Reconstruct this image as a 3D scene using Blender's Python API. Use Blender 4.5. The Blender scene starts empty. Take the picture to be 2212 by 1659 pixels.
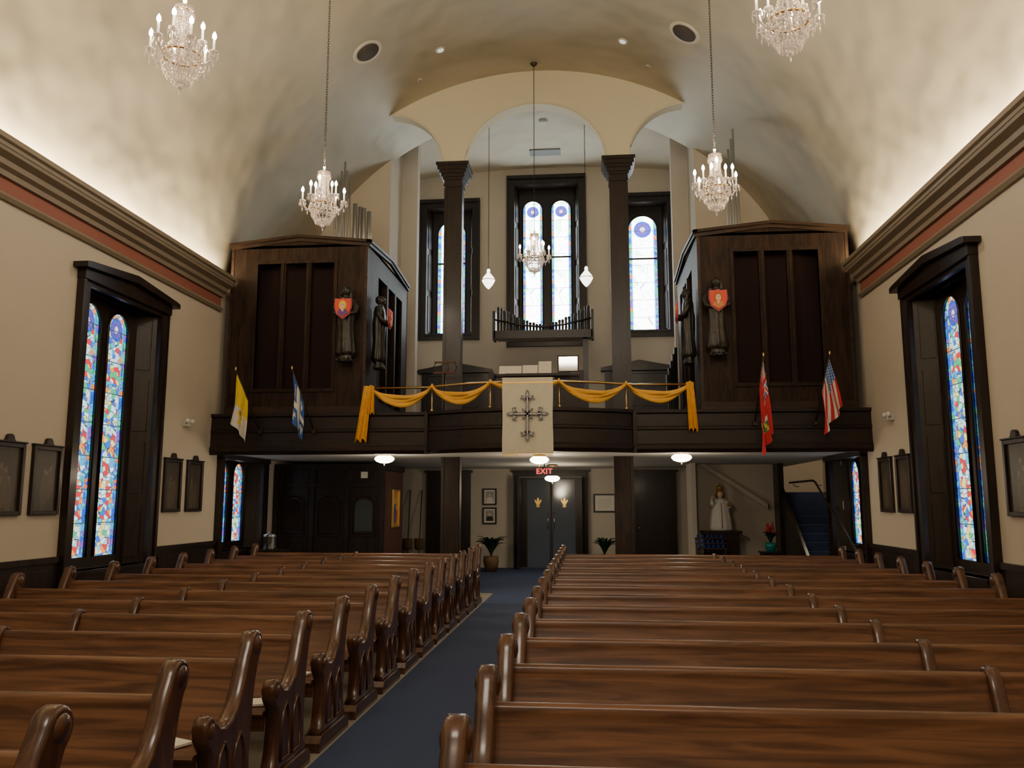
import bpy, bmesh, math, random
from mathutils import Vector, Matrix
random.seed(7)
pi=math.pi; cos=math.cos; sin=math.sin
COL=bpy.context.scene.collection

# ------------------------------------------------------------------ mesh builder
class MB:
    def __init__(s): s.v=[];s.f=[];s.m=[];s.s=[]
    def add(s,vs,fs,m=0,sm=False):
        b=len(s.v); s.v+= [tuple(p) for p in vs]
        for f in fs: s.f.append([i+b for i in f]); s.m.append(m); s.s.append(sm)
        return s
    def box(s,x0,x1,y0,y1,z0,z1,m=0):
        return s.add([(x0,y0,z0),(x1,y0,z0),(x1,y1,z0),(x0,y1,z0),(x0,y0,z1),(x1,y0,z1),(x1,y1,z1),(x0,y1,z1)],
          [(0,3,2,1),(4,5,6,7),(0,1,5,4),(1,2,6,5),(2,3,7,6),(3,0,4,7)],m)
    def prism(s,poly,ax,a0,a1,m=0,sm=False):
        n=len(poly)
        def P(u,v,a): return {'x':(a,u,v),'y':(u,a,v),'z':(u,v,a)}[ax]
        vs=[P(u,v,a0) for u,v in poly]+[P(u,v,a1) for u,v in poly]
        s.add(vs,[tuple(range(n))[::-1],tuple(range(n,2*n))],m)
        b=len(s.v)-2*n
        for i in range(n):
            j=(i+1)%n; s.f.append([b+i,b+j,b+n+j,b+n+i]); s.m.append(m); s.s.append(sm)
        return s
    def rprism(s,poly,hw,ins,m=0):
        n=len(poly); ar=sum(poly[i][0]*poly[(i+1)%n][1]-poly[(i+1)%n][0]*poly[i][1] for i in range(n)); sg=1 if ar>0 else -1
        nr=[]
        for i in range(n):
            a=Vector(poly[i-1]);b=Vector(poly[(i+1)%n]); d=(b-a).normalized(); nr.append((-d.y*sg,d.x*sg))
        lay=[(-hw,ins),(-hw+.3*ins,ins*.4),(-hw+ins,0),(hw-ins,0),(hw-.3*ins,ins*.4),(hw,ins)]
        vs=[(x,p[0]+q[0]*o,p[1]+q[1]*o) for x,o in lay for p,q in zip(poly,nr)]
        s.add(vs,[tuple(range(n))[::-1],tuple(range(5*n,6*n))],m)
        b=len(s.v)-6*n
        for l in range(5):
            for i in range(n):
                j=(i+1)%n; s.f.append([b+l*n+i,b+l*n+j,b+(l+1)*n+j,b+(l+1)*n+i]); s.m.append(m); s.s.append(True)
        return s
    def lathe(s,prof,n=16,c=(0,0,0),m=0,sx=1,sy=1,sm=True,fold=0,nf=8):
        vs=[];fs=[];k=len(prof)
        for r,z in prof:
            for i in range(n):
                t=2*pi*i/n; rr=r*(1+fold*sin(nf*t))
                vs.append((c[0]+rr*cos(t)*sx,c[1]+rr*sin(t)*sy,c[2]+z))
        for j in range(k-1):
            for i in range(n):
                i2=(i+1)%n; fs.append((j*n+i,j*n+i2,(j+1)*n+i2,(j+1)*n+i))
        fs.append(tuple(range(n))[::-1]); fs.append(tuple(range((k-1)*n,k*n)))
        return s.add(vs,fs,m,sm)
    def sphere(s,c,r,m=0,n=10,k=6,sx=1,sy=1,sz=1):
        prof=[(max(1e-4,r*sin(pi*j/k)),-r*cos(pi*j/k)*sz) for j in range(k+1)]
        return s.lathe(prof,n,c,m,sx,sy)
    def tube(s,path,r,n=8,m=0,sm=True,up=(0,0,1)):
        P=[Vector(p) for p in path]; N=len(P); vs=[];fs=[]
        if not isinstance(r,(list,)): r=[r]*N
        for i,p in enumerate(P):
            t=(P[min(i+1,N-1)]-P[max(i-1,0)]).normalized()
            u=Vector(up)
            if abs(t.dot(u))>.98: u=Vector((1,0,0))
            a=t.cross(u).normalized(); b=a.cross(t).normalized()
            ra,rb=(r[i] if isinstance(r[i],tuple) else (r[i],r[i]))
            for j in range(n):
                q=2*pi*j/n; vs.append(p+a*ra*cos(q)+b*rb*sin(q))
        for i in range(N-1):
            for j in range(n):
                j2=(j+1)%n; fs.append((i*n+j,i*n+j2,(i+1)*n+j2,(i+1)*n+j))
        fs.append(tuple(range(n))[::-1]); fs.append(tuple(range((N-1)*n,N*n)))
        return s.add(vs,fs,m,sm)
    def torus(s,c,R,r,rot=0,ell=1.0,n=8,k=4,m=0,flat=False):
        vs=[];fs=[]
        for i in range(n):
            t=2*pi*i/n
            for j in range(k):
                q=2*pi*j/k; rr=R+r*cos(q)
                if flat: vs.append((c[0]+rr*cos(t),c[1]+rr*sin(t),c[2]+r*sin(q)))
                else:
                    x=rr*cos(t); y=r*sin(q); z=rr*sin(t)*ell
                    vs.append((c[0]+x*cos(rot)-y*sin(rot),c[1]+x*sin(rot)+y*cos(rot),c[2]+z))
        for i in range(n):
            for j in range(k):
                i2=(i+1)%n;j2=(j+1)%k; fs.append((i*k+j,i2*k+j,i2*k+j2,i*k+j2))
        return s.add(vs,fs,m,True)
    def octa(s,c,r,h,m=0):
        x,y,z=c
        return s.add([(x+r,y,z),(x,y+r,z),(x-r,y,z),(x,y-r,z),(x,y,z+h),(x,y,z-h)],
          [(0,1,4),(1,2,4),(2,3,4),(3,0,4),(1,0,5),(2,1,5),(3,2,5),(0,3,5)],m)
    def sweep(s,path,prof,m=0):
        N=len(path);k=len(prof);vs=[];fs=[]
        for i in range(N):
            a=Vector(path[max(i-1,0)]);b=Vector(path[min(i+1,N-1)]);d=(b-a).normalized();n=Vector((d.y,-d.x))
            for o,z in prof: vs.append((path[i][0]+n.x*o,path[i][1]+n.y*o,z))
        for i in range(N-1):
            for j in range(k):
                j2=(j+1)%k; fs.append((i*k+j,(i+1)*k+j,(i+1)*k+j2,i*k+j2))
        fs.append(tuple(range(k))); fs.append(tuple(range((N-1)*k,N*k))[::-1])
        return s.add(vs,fs,m)
    def grid(s,nu,nv,fn,m=0,mf=None,sm=True):
        b=len(s.v)
        for j in range(nv+1):
            for i in range(nu+1): s.v.append(tuple(fn(i/nu,j/nv)))
        for j in range(nv):
            for i in range(nu):
                q=b+j*(nu+1)+i
                s.f.append([q,q+1,q+nu+2,q+nu+1]); s.m.append(mf((i+.5)/nu,(j+.5)/nv) if mf else m); s.s.append(sm)
        return s
    def mesh(s,name,mats,fix=True):
        me=bpy.data.meshes.new(name); me.from_pydata(s.v,[],s.f)
        for a in (mats if isinstance(mats,(list,tuple)) else [mats]): me.materials.append(a)
        for p,mm,ss in zip(me.polygons,s.m,s.s): p.material_index=mm; p.use_smooth=ss
        if fix:
            bm=bmesh.new(); bm.from_mesh(me); bmesh.ops.recalc_face_normals(bm,faces=bm.faces); bm.to_mesh(me); bm.free()
        return me
    def ob(s,name,mats,parent=None,loc=(0,0,0),rz=0,label=None,cat=None,group=None,kind=None,bev=0,fix=True):
        o=bpy.data.objects.new(name,s.mesh(name,mats,fix)); COL.objects.link(o)
        o.location=loc; o.rotation_euler=(0,0,rz)
        if parent: o.parent=parent
        tag(o,label,cat,group,kind)
        if bev:
            b=o.modifiers.new('bevel','BEVEL'); b.width=bev; b.segments=2; b.limit_method='ANGLE'; b.angle_limit=.7
        return o
def tag(o,label=None,cat=None,group=None,kind=None):
    if label:o['label']=label
    if cat:o['category']=cat
    if group:o['group']=group
    if kind:o['kind']=kind
def root(name,loc=(0,0,0),rz=0,label=None,cat=None,group=None,kind=None):
    o=bpy.data.objects.new(name,None); o.empty_display_size=.1; COL.objects.link(o)
    o.location=loc; o.rotation_euler=(0,0,rz); tag(o,label,cat,group,kind); return o
def dup(src,loc=None,rz=None,label=None):
    def rec(o,par):
        c=o.copy(); COL.objects.link(c)
        if par: c.parent=par
        for ch in o.children: rec(ch,c)
        return c
    c=rec(src,None)
    if loc is not None:c.location=loc
    if rz is not None:c.rotation_euler=(0,0,rz)
    if label:c['label']=label
    return c

# ------------------------------------------------------------------ materials
def newmat(name):
    m=bpy.data.materials.new(name); m.use_nodes=True; nt=m.node_tree
    return m,nt,nt.nodes,nt.links,nt.nodes['Principled BSDF']
def mat(name,c,rough=.6,metal=0,em=None,es=0,var=.0,vs=3,bump=0,spec=None,trans=0,bd=.01,det=5):
    m,nt,N,L,B=newmat(name)
    B.inputs['Base Color'].default_value=(*c,1); B.inputs['Roughness'].default_value=rough; B.inputs['Metallic'].default_value=metal
    if spec is not None:B.inputs['Specular IOR Level'].default_value=spec
    if trans:B.inputs['Transmission Weight'].default_value=trans
    if em: B.inputs['Emission Color'].default_value=(*em,1); B.inputs['Emission Strength'].default_value=es
    if var or bump:
        tc=N.new('ShaderNodeTexCoord'); no=N.new('ShaderNodeTexNoise'); no.inputs['Scale'].default_value=vs; no.inputs['Detail'].default_value=det
        L.new(tc.outputs['Object'],no.inputs['Vector'])
        if var:
            mx=N.new('ShaderNodeMixRGB'); mx.inputs[1].default_value=(*[k*(1-var) for k in c],1); mx.inputs[2].default_value=(*[min(1,k*(1+var)) for k in c],1)
            L.new(no.outputs['Fac'],mx.inputs[0]); L.new(mx.outputs[0],B.inputs['Base Color'])
        if bump:
            bp=N.new('ShaderNodeBump'); bp.inputs['Strength'].default_value=bump; bp.inputs['Distance'].default_value=bd
            L.new(no.outputs['Fac'],bp.inputs['Height']); L.new(bp.outputs[0],B.inputs['Normal'])
    return m
def wood(name,c1,c2,sc,rough=.3,coat=0,spec=.5):
    m,nt,N,L,B=newmat(name)
    tc=N.new('ShaderNodeTexCoord'); mp=N.new('ShaderNodeMapping'); mp.inputs['Scale'].default_value=sc
    no=N.new('ShaderNodeTexNoise'); no.inputs['Scale'].default_value=1.6; no.inputs['Detail'].default_value=8; no.inputs['Distortion'].default_value=1.1
    oi=N.new('ShaderNodeObjectInfo'); ad=N.new('ShaderNodeVectorMath'); ad.operation='ADD'
    mul=N.new('ShaderNodeMath'); mul.operation='MULTIPLY'; mul.inputs[1].default_value=17
    L.new(oi.outputs['Random'],mul.inputs[0]); L.new(mul.outputs[0],ad.inputs[1])
    L.new(tc.outputs['Object'],mp.inputs[0]); L.new(mp.outputs[0],ad.inputs[0]); L.new(ad.outputs[0],no.inputs['Vector'])
    cr=N.new('ShaderNodeValToRGB'); e=cr.color_ramp.elements; e[0].position=.35;e[0].color=(*c1,1);e[1].position=.66;e[1].color=(*c2,1)
    L.new(no.outputs['Fac'],cr.inputs[0]); L.new(cr.outputs[0],B.inputs['Base Color'])
    B.inputs['Roughness'].default_value=rough; B.inputs['Coat Weight'].default_value=coat; B.inputs['Coat Roughness'].default_value=.15
    B.inputs['Specular IOR Level'].default_value=spec
    bp=N.new('ShaderNodeBump'); bp.inputs['Strength'].default_value=.06; bp.inputs['Distance'].default_value=.01
    L.new(no.outputs['Fac'],bp.inputs['Height']); L.new(bp.outputs[0],B.inputs['Normal'])
    return m
def glassmat(name,w,vmed,palB,palC,strength,cstr,vsc=(3,7),lt=.03,bt=.66):
    m,nt,N,L,B=newmat(name); N.remove(B)
    out=[n for n in N if n.type=='OUTPUT_MATERIAL'][0]
    uv=N.new('ShaderNodeTexCoord'); sp=N.new('ShaderNodeSeparateXYZ'); L.new(uv.outputs['UV'],sp.inputs[0])
    def M(op,a,b=None):
        n=N.new('ShaderNodeMath'); n.operation=op
        for i,q in enumerate((a,b)):
            if q is None: continue
            if isinstance(q,(int,float)): n.inputs[i].default_value=q
            else: L.new(q,n.inputs[i])
        return n.outputs[0]
    def mix(f,a,b):
        n=N.new('ShaderNodeMixRGB'); L.new(f,n.inputs[0])
        for i,q in ((1,a),(2,b)):
            if isinstance(q,tuple): n.inputs[i].default_value=(*q,1)
            else: L.new(q,n.inputs[i])
        return n.outputs[0]
    au=M('ABSOLUTE',sp.outputs[0])
    def vor(sc,feat='F1'):
        mp=N.new('ShaderNodeMapping'); mp.inputs['Scale'].default_value=(sc[0],sc[1],1); L.new(uv.outputs['UV'],mp.inputs[0])
        v=N.new('ShaderNodeTexVoronoi'); v.feature=feat; v.inputs['Scale'].default_value=1; L.new(mp.outputs[0],v.inputs['Vector']); return v
    def ramp(src,pal):
        s=N.new('ShaderNodeSeparateColor'); L.new(src,s.inputs[0]); r=N.new('ShaderNodeValToRGB'); r.color_ramp.interpolation='CONSTANT'
        E=r.color_ramp.elements
        while len(E)<len(pal): E.new(.5)
        for i,c in enumerate(pal): E[i].position=i/len(pal); E[i].color=(*c,1)
        L.new(s.outputs[0],r.inputs[0]); return r.outputs[0]
    vb=vor((3.0,13)); cb=ramp(vb.outputs['Color'],palB)
    vc=vor(vsc); cc=ramp(vc.outputs['Color'],palC)
    ed=vor(vsc,'DISTANCE_TO_EDGE')
    border=M('GREATER_THAN',au,bt)
    c=mix(border,cc,cb)
    inner=M('MULTIPLY',M('GREATER_THAN',au,bt-.06),M('LESS_THAN',au,bt+.01)); c=mix(inner,c,(.10,.45,.9))
    du=M('MULTIPLY',sp.outputs[0],w/2); dv=M('SUBTRACT',sp.outputs[1],vmed)
    d=M('SQRT',M('ADD',M('MULTIPLY',du,du),M('MULTIPLY',dv,dv)))
    med=M('LESS_THAN',d,w*.30)
    c=mix(med,c,(.05,.10,.8)); c=mix(M('LESS_THAN',d,w*.22),c,(.16,.10,.5)); c=mix(M('LESS_THAN',d,w*.09),c,(.9,.9,1))
    lead=M('LESS_THAN',ed.outputs['Distance'],lt)
    br=M('LESS_THAN',M('FRACT',M('MULTIPLY',sp.outputs[1],2.2)),.03)
    lead=M('MAXIMUM',lead,br)
    c=mix(lead,c,(.05,.08,.12))
    colr=M('MAXIMUM',border,med)
    st=M('ADD',M('MULTIPLY',colr,strength-cstr),cstr)
    em=N.new('ShaderNodeEmission'); L.new(c,em.inputs[0]); L.new(st,em.inputs[1]); L.new(em.outputs[0],out.inputs[0])
    return m

CREAM=mat('wall_paint',(.56,.50,.415),.75,var=.05,vs=1.2,bump=.03)
CEIL=mat('ceiling_paint',(.62,.555,.43),.8,var=.05,vs=.75,bump=1.0,bd=.30,det=2)
WHITE=mat('soffit_paint',(.58,.56,.51),.8)
DARK=wood('dark_oak',(.009,.005,.004),(.025,.013,.009),(9,9,1.2),.38,.10,.4)
DARKH=wood('dark_oak_horizontal',(.009,.005,.004),(.024,.011,.008),(1.2,9,9),.42,.04,.35)
ORG=wood('organ_case_oak',(.015,.008,.006),(.038,.020,.013),(7,7,1.0),.55,.0,.18)
ORGH=wood('organ_trim_oak',(.020,.010,.006),(.048,.024,.014),(1.0,9,9),.48,.02,.3)
PEW=wood('pew_oak',(.072,.029,.013),(.20,.088,.040),(.8,13,13),.34,.16,.45)
PEWV=wood('pew_end_oak',(.048,.018,.010),(.11,.045,.023),(7,7,1.6),.26,.35)
CLOTH=mat('grille_cloth',(.016,.005,.005),.95)
CARPET=mat('blue_carpet',(.024,.042,.105),.95,var=.3,vs=60,bump=.3)
TILE=mat('floor_tile',(.24,.22,.18),.5,var=.25,vs=4)
RED=mat('band_red',(.30,.105,.075),.7)
TAUPE=mat('cornice_taupe',(.25,.20,.145),.6)
BRASS=mat('brass',(.60,.40,.16),.25,1)
GOLD=mat('gold',(.70,.45,.12),.35,.8)
IRON=mat('dark_bronze',(.06,.04,.025),.45,.6)
YEL=mat('yellow_cloth',(.78,.40,.03),.6,var=.18,vs=8)
PIPE=mat('organ_pipe_metal',(.42,.42,.40),.38,.85)
PIPED=mat('dark_pipe',(.035,.030,.026),.4,.4)
CRYS=mat('crystal',(.70,.60,.52),.08,.45,em=(1,.78,.58),es=.22)
CANDLE=mat('candle_sleeve',(.85,.8,.7),.5,em=(1,.8,.55),es=1.2)
BULB=mat('bulb_glow',(1,1,1),.3,em=(1,.86,.64),es=90)
SHADE=mat('glass_lamp_bowl',(1,1,1),.3,em=(1,.88,.66),es=12)
PEND=mat('crystal_pendant_glow',(1,1,1),.2,em=(1,.92,.8),es=5)
PAPER=mat('paper',(.78,.75,.66),.8)
PLASTIC=mat('white_plastic',(.65,.65,.6),.5)
BLACK=mat('black',(.01,.01,.01),.5)
LEAF=mat('leaf',(.015,.055,.015),.5,var=.3,vs=9)
TEAL=mat('teal_glaze',(.01,.22,.22),.25)
REDF=mat('red_flower',(.55,.02,.02),.5)
WICK=mat('wicker',(.14,.08,.035),.8,var=.4,vs=30)
STEEL=mat('steel',(.6,.6,.6),.25,1)
FWHITE=mat('flag_white',(.66,.64,.58),.8)
FYEL=mat('flag_yellow',(.80,.56,.02),.8)
FBLUE=mat('flag_blue',(.03,.10,.36),.8)
FRED=mat('flag_red',(.55,.02,.035),.8)
FGREEN=mat('flag_green',(.05,.2,.08),.8)
BANN=mat('banner_cream',(.66,.62,.50),.8,var=.10,vs=16)
SILV=mat('banner_silver',(.20,.195,.185),.5,.25,var=.8,vs=30)
FIG=wood('carved_figure_wood',(.012,.010,.009),(.040,.033,.027),(5,5,5),.4)
SKIN=mat('painted_skin',(.78,.50,.32),.6)
MAROON=mat('confessional_side',(.085,.028,.018),.6)
W2=[(.02,.10,.85),(.03,.45,.75),(.05,.50,.20),(.02,.12,.7),(.25,.10,.65),(.85,.22,.05),(.05,.45,.85),(.10,.65,.45)]
CSIDE=[(.55,.90,1),(.90,.80,.22),(.06,.45,.75),(.95,.30,.05),(.80,.95,1),(.06,.50,.20),(.80,.92,.70),(.04,.14,.75),(.70,.04,.05),(.30,.75,.85)]
CBACK=[(1,.99,.96),(1,1,1),(.97,1,1),(1,.99,.92),(.45,.80,.55),(1,1,1),(.96,1,1),(1,1,1)]
G_SIDE=glassmat('stained_glass_side',.57,4.12,W2,CSIDE,1.6,1.8,(3.0,15),.035,.70)
G_BACK=glassmat('stained_glass_back',.5,9.33,W2,CBACK,3.2,14,(1.5,5),.010,.74)
G_BACK2=glassmat('stained_glass_rear',.72,8.68,W2,CBACK,3.2,13,(1.8,5),.010,.76)

# ------------------------------------------------------------------ camera
f=1800.0; th=math.atan(255.5/f); ps=math.atan(169/f*cos(th))
cd=bpy.data.cameras.new('camera'); cam=bpy.data.objects.new('camera',cd); COL.objects.link(cam)
h=Vector((-sin(ps),cos(ps),0)); r_=Vector((cos(ps),sin(ps),0)); cF=h*cos(th)+Vector((0,0,sin(th))); uF=Vector((0,0,cos(th)))-h*sin(th)
M4=Matrix((( r_.x,uF.x,-cF.x,1.0),(r_.y,uF.y,-cF.y,0),(r_.z,uF.z,-cF.z,1.65),(0,0,0,1)))
cam.matrix_world=M4; cd.sensor_width=36; cd.sensor_fit='HORIZONTAL'; cd.lens=36*f/2212; cd.clip_start=.05
bpy.context.scene.camera=cam

# ------------------------------------------------------------------ room shell
WX=5.55; DB=14.0; YB=21.4; YU=20.6; Z0=2.5; Z1=3.05; RV=5.67; ZC=4.57
def vz(x): return ZC+math.sqrt(max(0,RV*RV-x*x))
MB().box(-WX-.5,7.2,-6,25,-.2,0).ob('floor',TILE,kind='structure')
MB().box(-.78,.45,-5.9,15.6,0.0,.012).ob('aisle_carpet',CARPET,label='dark blue carpet runner down the aisle between pews',cat='carpet')
MB().box(-5.4,5.4,15.6,21.38,0.0,.012).ob('carpet',CARPET,label='dark blue carpet covering the floor under the loft',cat='carpet')

def wallgrid(name,ax,a0,a1,z0,z1,p,back,holes,m):
    us=sorted({a0,a1}|{q for h_ in holes for q in h_[:2]}); zs=sorted({z0,z1}|{q for h_ in holes for q in h_[2:]})
    mb=MB()
    for i in range(len(us)-1):
        for j in range(len(zs)-1):
            uc=(us[i]+us[i+1])/2; zc=(zs[j]+zs[j+1])/2
            if any(q[0]<uc<q[1] and q[2]<zc<q[3] for q in holes): continue
            lo,hi=min(p,back),max(p,back)
            if ax=='y': mb.box(us[i],us[i+1],lo,hi,zs[j],zs[j+1])
            else: mb.box(lo,hi,us[i],us[i+1],zs[j],zs[j+1])
    return mb.ob(name,m,kind='structure')
HS=[(10.1,11.94,.78,4.46),(14.4,16.2,.78,2.42)]
wallgrid('wall_left','x',-6,YB,0,5.75,-WX,-WX-.12,HS,CREAM)
wallgrid('wall_right','x',-6,16.25,0,5.75,WX,WX+.12,HS,CREAM)
wallgrid('wall_right_rear','x',16.25,YB,Z0,5.75,WX,WX+.12,[],CREAM)
wallgrid('wall_stair_side','x',16.25,YB,0,4.6,6.75,6.87,[],CREAM)
MB().box(WX+.12,6.87,16.13,16.25,0,4.6).ob('wall_stair_front',CREAM,kind='structure')
MB().box(WX+.12,6.87,16.13,YB+.12,4.6,4.7).ob('ceiling_stair',CREAM,kind='structure')
wallgrid('wall_back','y',-WX-.12,6.87,0,4.6,YB,YB+.12,[(-.80,.80,0,2.28)],CREAM)
DC=-.16; DS=-.07
BH=[(-.86,.80,5.85+DC,9.95+DC),(-3.15,-1.9,5.95+DS,9.3+DS),(1.8,3.05,5.95+DS,9.3+DS)]
wallgrid('wall_back_upper','y',-3.75,3.75,Z1,10.35,YU,YU+.1,BH,CREAM)
MB().box(-WX-.12,WX+.12,-6.12,-6,0,10.4).ob('wall_front',CREAM,kind='structure')
for sx,nm in((-1,'wall_loft_left'),(1,'wall_loft_right')):
    mb=MB(); pts=[(3.3,Z1)]+[(WX,Z1)]+[(x,vz(x)) for x in [WX-i*(WX-3.3)/14 for i in range(15)]]
    mb.prism([(sx*a,b) for a,b in pts],'y',17.3,17.4)
    mb.box(*sorted((sx*3.3,sx*3.4)),17.4,18.4,Z1,10.3)
    mb.box(*sorted((sx*2.93,sx*3.85)),18.4,18.65,Z1,10.3)
    mb.box(*sorted((sx*3.75,sx*3.85)),18.65,YU+.1,Z1,10.3)
    mb.ob(nm,CREAM,kind='structure')
mb=MB(); N=72; a0=math.acos(WX/RV)
def vp(i,r=RV):
    a=a0+(pi-2*a0)*i/N; return r*cos(a),ZC+r*sin(a)
vs=[];fs=[]
for y in (-6,17.42):
    for i in range(N+1):
        x,z=vp(i); vs.append((x,y,z))
    for i in range(N+1):
        x,z=vp(i,RV+.1); vs.append((x,y,z))
n1=N+1
for i in range(N):
    fs+=[(i,i+1,2*n1+i+1,2*n1+i),(n1+i,n1+i+1,3*n1+i+1,3*n1+i),(i,i+1,n1+i+1,n1+i),(2*n1+i,2*n1+i+1,3*n1+i+1,3*n1+i)]
mb.add(vs,fs,0,True)
mb.grid(24,1,lambda u,v:(-3.85+7.7*u,17.42+v*(YU+.1-17.42),10.24-.28*(2*u-1)**2))
mb.ob('ceiling',CEIL,kind='structure')

cr=[]
for k in range(0,25): t=pi/2*(1-k/24); cr.append((-1.85-1.1*(1-cos(t)),8.33+1.1*sin(t)))
for k in range(1,6): cr.append((-1.85+.44*k/6,8.33))
i0=len(cr)
for k in range(0,41): t=pi-pi*k/40; cr.append((1.41*cos(t),8.33+1.22*sin(t)))
i1=len(cr)
for k in range(1,6): cr.append((1.41+.44*k/6,8.33))
i2_=len(cr)
for k in range(0,25): t=pi/2*k/24; cr.append((1.85+1.1*(1-cos(t)),8.33+1.1*sin(t)))
vs=[];n=len(cr);fs=[]
for y in(15.68,16.0):
    for x,z in cr: vs.append((x,y,z))
    for x,z in cr: vs.append((x,y,max(z+.002,vz(x)+.03)))
for i in range(n-1):
    fs+=[(i,i+1,n+i+1,n+i),(2*n+i,2*n+i+1,3*n+i+1,3*n+i),(i,i+1,2*n+i+1,2*n+i)]
mb=MB().add(vs,fs,0)
mb.tube([(x*.985,15.67,z-.012) for x,z in cr[i0:i1]],.018,6)
mb.tube([(x,15.67,z-.012) for x,z in cr[:25]],.018,6); mb.tube([(x,15.67,z-.012) for x,z in cr[i2_:]],.018,6)
mb.ob('wall_arcade',mat('arcade_paint',(.70,.66,.52),.75),kind='structure')

for sx,k in((-1,1),(1,4)):
    def P(l): return [(sx*(WX-o),z) for o,z in l]
    MB().prism(P([(0,5.27),(.07,5.27),(.08,5.33),(.14,5.36),(.15,5.42),(.24,5.46),(.26,5.54),(.30,5.56),(.30,5.62),(.27,5.62),(.26,5.5),(.2,5.48),(0,5.48)]),'y',-6,14.0).ob('trim_%d'%k,TAUPE,kind='structure')
    MB().prism(P([(0,5.1),(.025,5.1),(.025,5.27),(0,5.27)]),'y',-6,14.0).ob('trim_%d'%(k+1),RED,kind='structure')
    MB().prism(P([(0,5.02),(.04,5.02),(.07,5.06),(.05,5.1),(0,5.1)]),'y',-6,14.0).ob('trim_%d'%(k+2),TAUPE,kind='structure')
def wains(name,sx,spans):
    mb=MB()
    for a,b in spans:
        mb.box(*sorted((sx*WX,sx*(WX-.03))),a,b,0,.92); mb.box(*sorted((sx*WX,sx*(WX-.06))),a,b,.92,.99); mb.box(*sorted((sx*WX,sx*(WX-.06))),a,b,0,.16)
        y=a+.15
        while y+.7<b: mb.box(*sorted((sx*(WX-.03),sx*(WX-.045))),y,y+.6,.24,.84); y+=.75
    mb.ob(name,DARK,kind='structure')
wains('baseboard_left',-1,[(-6,9.93),(12.12,14.2)]); wains('baseboard_right',1,[(-6,9.93),(12.12,14.2)])

# ------------------------------------------------------------------ windows
def archlight(cx,w,zb,zt,y,mt,name,par):
    r=w/2; zs=zt-r
    pts=[(cx-r,zb),(cx+r,zb)]+[(cx+r*cos(pi*k/18),zs+r*sin(pi*k/18)) for k in range(19)]
    me=bpy.data.meshes.new(name); me.from_pydata([(x,y,z) for x,z in pts],[],[tuple(range(len(pts)))]); me.materials.append(mt)
    u=me.uv_layers.new(name='UVMap')
    for l in me.loops: x,z=pts[l.vertex_index]; u.data[l.index].uv=((x-cx)/r,z)
    o=bpy.data.objects.new(name,me); COL.objects.link(o); o.parent=par
def plate(mb,x0,x1,z0,z1,lights,y0,y1,m=0):
    xs=x0
    for cx,w,zb,zt in lights:
        r=w/2; mb.box(xs,cx-r,y0,y1,z0,z1,m); mb.box(cx-r,cx+r,y0,y1,z0,zb,m)
        c=[(cx-r*cos(pi*k/18),zt-r+r*sin(pi*k/18)) for k in range(19)]
        mb.prism([(cx-r,z1)]+c+[(cx+r,z1)],'y',y0,y1,m)
        xs=cx+r
    mb.box(xs,x1,y0,y1,z0,z1,m)
wn=[0]
def window(loc,rz,ow,z0,z1,cas,dep,lights,gm,hood=True,cz0=None,transom=None,ztop=None,bh=None):
    wn[0]+=1; R=root('window_%d'%wn[0],loc,rz,kind='structure')
    cz0=z0-cas if cz0 is None else cz0; h_=ow/2; zt=z1+cas if ztop is None else ztop; bh=h_ if bh is None else bh
    mb=MB(); o=h_+cas
    mb.box(-o,-h_,-.07,.01,cz0,zt); mb.box(h_,o,-.07,.01,cz0,zt); mb.box(-h_,h_,-.07,.01,z1,zt); mb.box(-h_,h_,-.07,.01,cz0,z0)
    mb.box(-o-.03,-o+.03,-.1,.0,cz0,zt); mb.box(o-.03,o+.03,-.1,0,cz0,zt)
    mb.box(-h_,h_,-.10,dep,z0-.05,z0)
    if hood:
        mb.prism([(-o-.14,zt+.02),(-o-.14,zt+.09),(-o-.05,zt+.11),(0,zt+.22),(o+.05,zt+.11),(o+.14,zt+.09),(o+.14,zt+.02),(0,zt+.11)],'y',-.20,0)
        mb.prism([(-o-.04,zt-.10),(-o-.04,zt+.03),(0,zt+.12),(o+.04,zt+.03),(o+.04,zt-.10)],'y',-.12,0)
    else: mb.box(-o-.03,o+.03,-.13,0,zt-.02,zt+.07)
    mb.ob('casing',DARK,R)
    t=.04
    for s_ in(-1,1):
        mb=MB(); mb.prism([(s_*h_,0),(s_*(h_+t),0),(s_*(bh+t),dep),(s_*bh,dep)],'z',z0,z1)
        nz=max(2,int((z1-z0)/.9)); hh=(z1-z0)/nz; dx=bh-h_
        for k in range(nz):
            p=lambda q,e:(s_*(h_+dx*q-e),dep*q)
            mb.prism([p(.2,0),p(.2,.018),p(.8,.018),p(.8,0)],'z',z0+k*hh+.08,z0+(k+1)*hh-.08)
        mb.ob('jamb_panel',DARK,R)
    MB().box(-h_,h_,0,dep,z1,z1+t).ob('head_panel',DARK,R)
    mb=MB(); plate(mb,-bh,bh,z0,z1,lights,dep-.04,dep+.03)
    for cx,w,zb,ztt in lights:
        c=[(cx-w/2*cos(pi*k/18),dep-.05,ztt-w/2+w/2*sin(pi*k/18)) for k in range(19)]
        mb.tube([(cx-w/2,dep-.05,zb)]+c+[(cx+w/2,dep-.05,zb)],.018,6,up=(0,1,0))
        if transom: mb.box(cx-w/2,cx+w/2,dep-.04,dep+.0,transom-.022,transom+.022)
    mb.ob('sash',DARK,R)
    for L_ in lights: archlight(*L_,dep-.012,gm,'stained_glass',R)
    return R
window((-WX,11.0,0),pi/2,1.84,.78,4.46,.16,.27,[(-.43,.52,.92,4.36),(.27,.52,.92,4.36)],G_SIDE,cz0=0.0,ztop=4.62,bh=.76)
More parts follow.
